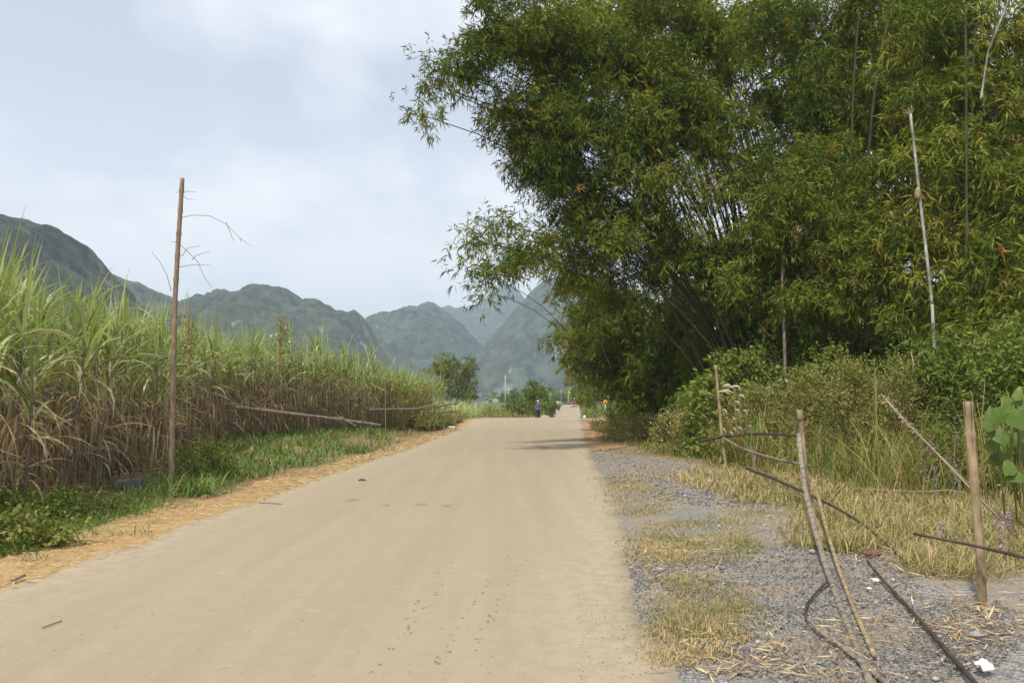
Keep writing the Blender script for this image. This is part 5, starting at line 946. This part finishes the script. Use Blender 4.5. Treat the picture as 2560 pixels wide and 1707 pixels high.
# ------------------------------------------------------------------ the walking person
def skin_obj(name, verts, edges, radii, mat, parent=None, sub=2, root=0):
    me = bpy.data.meshes.new(name); me.from_pydata([tuple(v) for v in verts], edges, []); me.materials.append(mat); o = put(name, me, parent)
    md = o.modifiers.new('skin', 'SKIN'); sk = me.skin_vertices[0].data if me.skin_vertices else None
    if sk is None:
        bpy.context.view_layer.objects.active = o
        me.skin_vertices
    for i, r_ in enumerate(radii): sk[i].radius = r_ if isinstance(r_, tuple) else (r_, r_); sk[i].use_root = (i == root)
    s_ = o.modifiers.new('subsurf', 'SUBSURF'); s_.levels = sub; s_.render_levels = sub; md.use_smooth_shade = True; return o
def person():
    skin = plain('skin', (.33, .18, .12), .6); jacket = noisy_mat('blue_jacket', (.075, .065, .15), (.12, .105, .21), 6, .85); trousers = noisy_mat('dark_trousers', (.012, .013, .025), (.028, .03, .05), 6, .85); helm = plain('pale_helmet', (.55, .55, .54), .35); shoe = plain('shoe', (.03, .025, .02)); hair = plain('black_hair', (.012, .01, .009))
    V = [(0, 0, .92), (0, .01, 1.08), (0, .0, 1.26), (0, 0, 1.40), (0, .0, 1.47), (0, -.015, 1.56), (0, -.02, 1.64)]; E = [(0, 1), (1, 2), (2, 3), (3, 4), (4, 5), (5, 6)]; Rr = [(.15, .11), (.135, .10), (.155, .11), (.11, .085), .052, (.078, .095), (.062, .078)]
    for s in (-1, 1):
        b = len(V); f = s * .5
        V += [(s * .17, 0, 1.37), (s * .225, .03 * f, 1.10), (s * .22, -.08 - .08 * f, .87), (s * .215, -.10 - .1 * f, .80)]; E += [(3, b), (b, b + 1), (b + 1, b + 2), (b + 2, b + 3)]; Rr += [.058, .046, .032, (.022, .034)]
        w = np.array(V[b + 3])
        for q, (dy, l) in enumerate([(-.030, .070), (-.010, .082), (.010, .078), (.029, .060)]):
            n = len(V); V += [tuple(w + [0, dy, -.035]), tuple(w + [-s * .008, dy * 1.2, -.035 - l * .55]), tuple(w + [-s * .022, dy * 1.2, -.035 - l])]; E += [(b + 3, n), (n, n + 1), (n + 1, n + 2)]; Rr += [.010, .0085, .007]
        n = len(V); V += [tuple(w + [-s * .02, -.035, -.005]), tuple(w + [-s * .032, -.05, -.045])]; E += [(b + 3, n), (n, n + 1)]; Rr += [.011, .008]
        b = len(V); st_ = s * .16
        V += [(s * .09, 0, .86), (s * .10, -.02 + st_ * .5, .48), (s * .10, .05 + st_ * 1.1, .09), (s * .11, -.10 + st_ * 1.1, .045)]; E += [(0, b), (b, b + 1), (b + 1, b + 2), (b + 2, b + 3)]; Rr += [(.095, .095), .060, .042, (.042, .03)]
    body = skin_obj('person', V, E, Rr, skin); g = G(1345, 79); body.location = g; body.rotation_euler = (0, 0, R(8)); tag(body, 'person in a blue jacket, dark trousers and pale helmet walking on the crest', 'person')
    up = [i for i in range(len(V))]
    JV = [V[0], V[1], V[2], V[3], V[4]]; JE = [(0, 1), (1, 2), (2, 3), (3, 4)]; JR = [(.175, .135), (.16, .125), (.175, .13), (.13, .10), .062]; JV[0] = (0, 0, .84)
    for s in (-1, 1):
        f = s * .5; b = len(JV); JV += [(s * .17, 0, 1.37), (s * .225, .03 * f, 1.10), (s * .22, -.075 - .075 * f, .885)]; JE += [(3, b), (b, b + 1), (b + 1, b + 2)]; JR += [.074, .060, .046]
    skin_obj('jacket', JV, JE, JR, jacket, body)
    TV = [(0, 0, .93)]; TE = []; TR = [(.165, .125)]
    for s in (-1, 1):
        st_ = s * .16; b = len(TV); TV += [(s * .09, 0, .84), (s * .10, -.02 + st_ * .5, .48), (s * .10, .05 + st_ * 1.1, .10)]; TE += [(0, b), (b, b + 1), (b + 1, b + 2)]; TR += [(.11, .11), .080, .062]
        sh = skin_obj('shoe', [(s * .10, .07 + st_ * 1.1, .05), (s * .105, -.04 + st_ * 1.1, .045), (s * .112, -.14 + st_ * 1.1, .035)], [(0, 1), (1, 2)], [.05, (.05, .042), (.045, .03)], shoe, body, 1)
    skin_obj('trousers', TV, TE, TR, trousers, body)
    m = MB(); z = np.linspace(0, 1, 7); m.tube(np.stack([0 * z, 0 * z - .015, 1.625 + .115 * z], -1), .118 * np.sqrt(np.clip(1 - z ** 2.2, .01, 1)), 14); m.disc((0, -.03, 1.628), (0, 0, 1), .128, .012, 16); m.build('helmet', helm, body, None, True)
    m = MB(); m.tube([[0, .05, 1.50], [0, .055, 1.56], [0, .045, 1.62]], [.05, .075, .085], 10); m.build('hair', hair, body, None, True)
    f = MB()
    for s in (-1, 1): f.disc((s * .03, -.108, 1.585), (0, 1, 0), .010, .012, 8); 
    f.box((0, -.108, 1.525), (.04, .012, .008)); f.build('eyes_and_mouth', hair, body)
    f = MB(); f.tube([[0, -.105, 1.585], [0, -.125, 1.555], [0, -.108, 1.548]], [.008, .014, .008], 6)
    for s in (-1, 1): f.tube([[s * .078, -.01, 1.59], [s * .088, -.005, 1.565], [s * .08, -.01, 1.54]], [.01, .016, .008], 6)
    f.build('nose_and_ears', skin, body, None, True)
try: person()
except Exception as ex: print('PERSON', ex)

# ------------------------------------------------------------------ haze
def haze():
    m, nt, out = mat_new('haze_air'); v = nt.nodes.new('ShaderNodeVolumePrincipled'); v.inputs['Color'].default_value = (.66, .79, .93, 1); v.inputs['Density'].default_value = HAZE; v.inputs['Anisotropy'].default_value = 0.1
    nt.links.new(v.outputs[0], out.inputs['Volume']); mb = MB(); mb.box((0, 1750, 200), (7000, 4900, 408)); o = mb.build('haze', m, None, 'stuff'); tag(o, 'thin pale blue haze filling the valley', 'haze')
HAZE = 0.00034
haze()
print('TRIS', sum(len(o.data.polygons) for o in SC.objects if o.type == 'MESH'), 'OBJS', len(SC.objects))
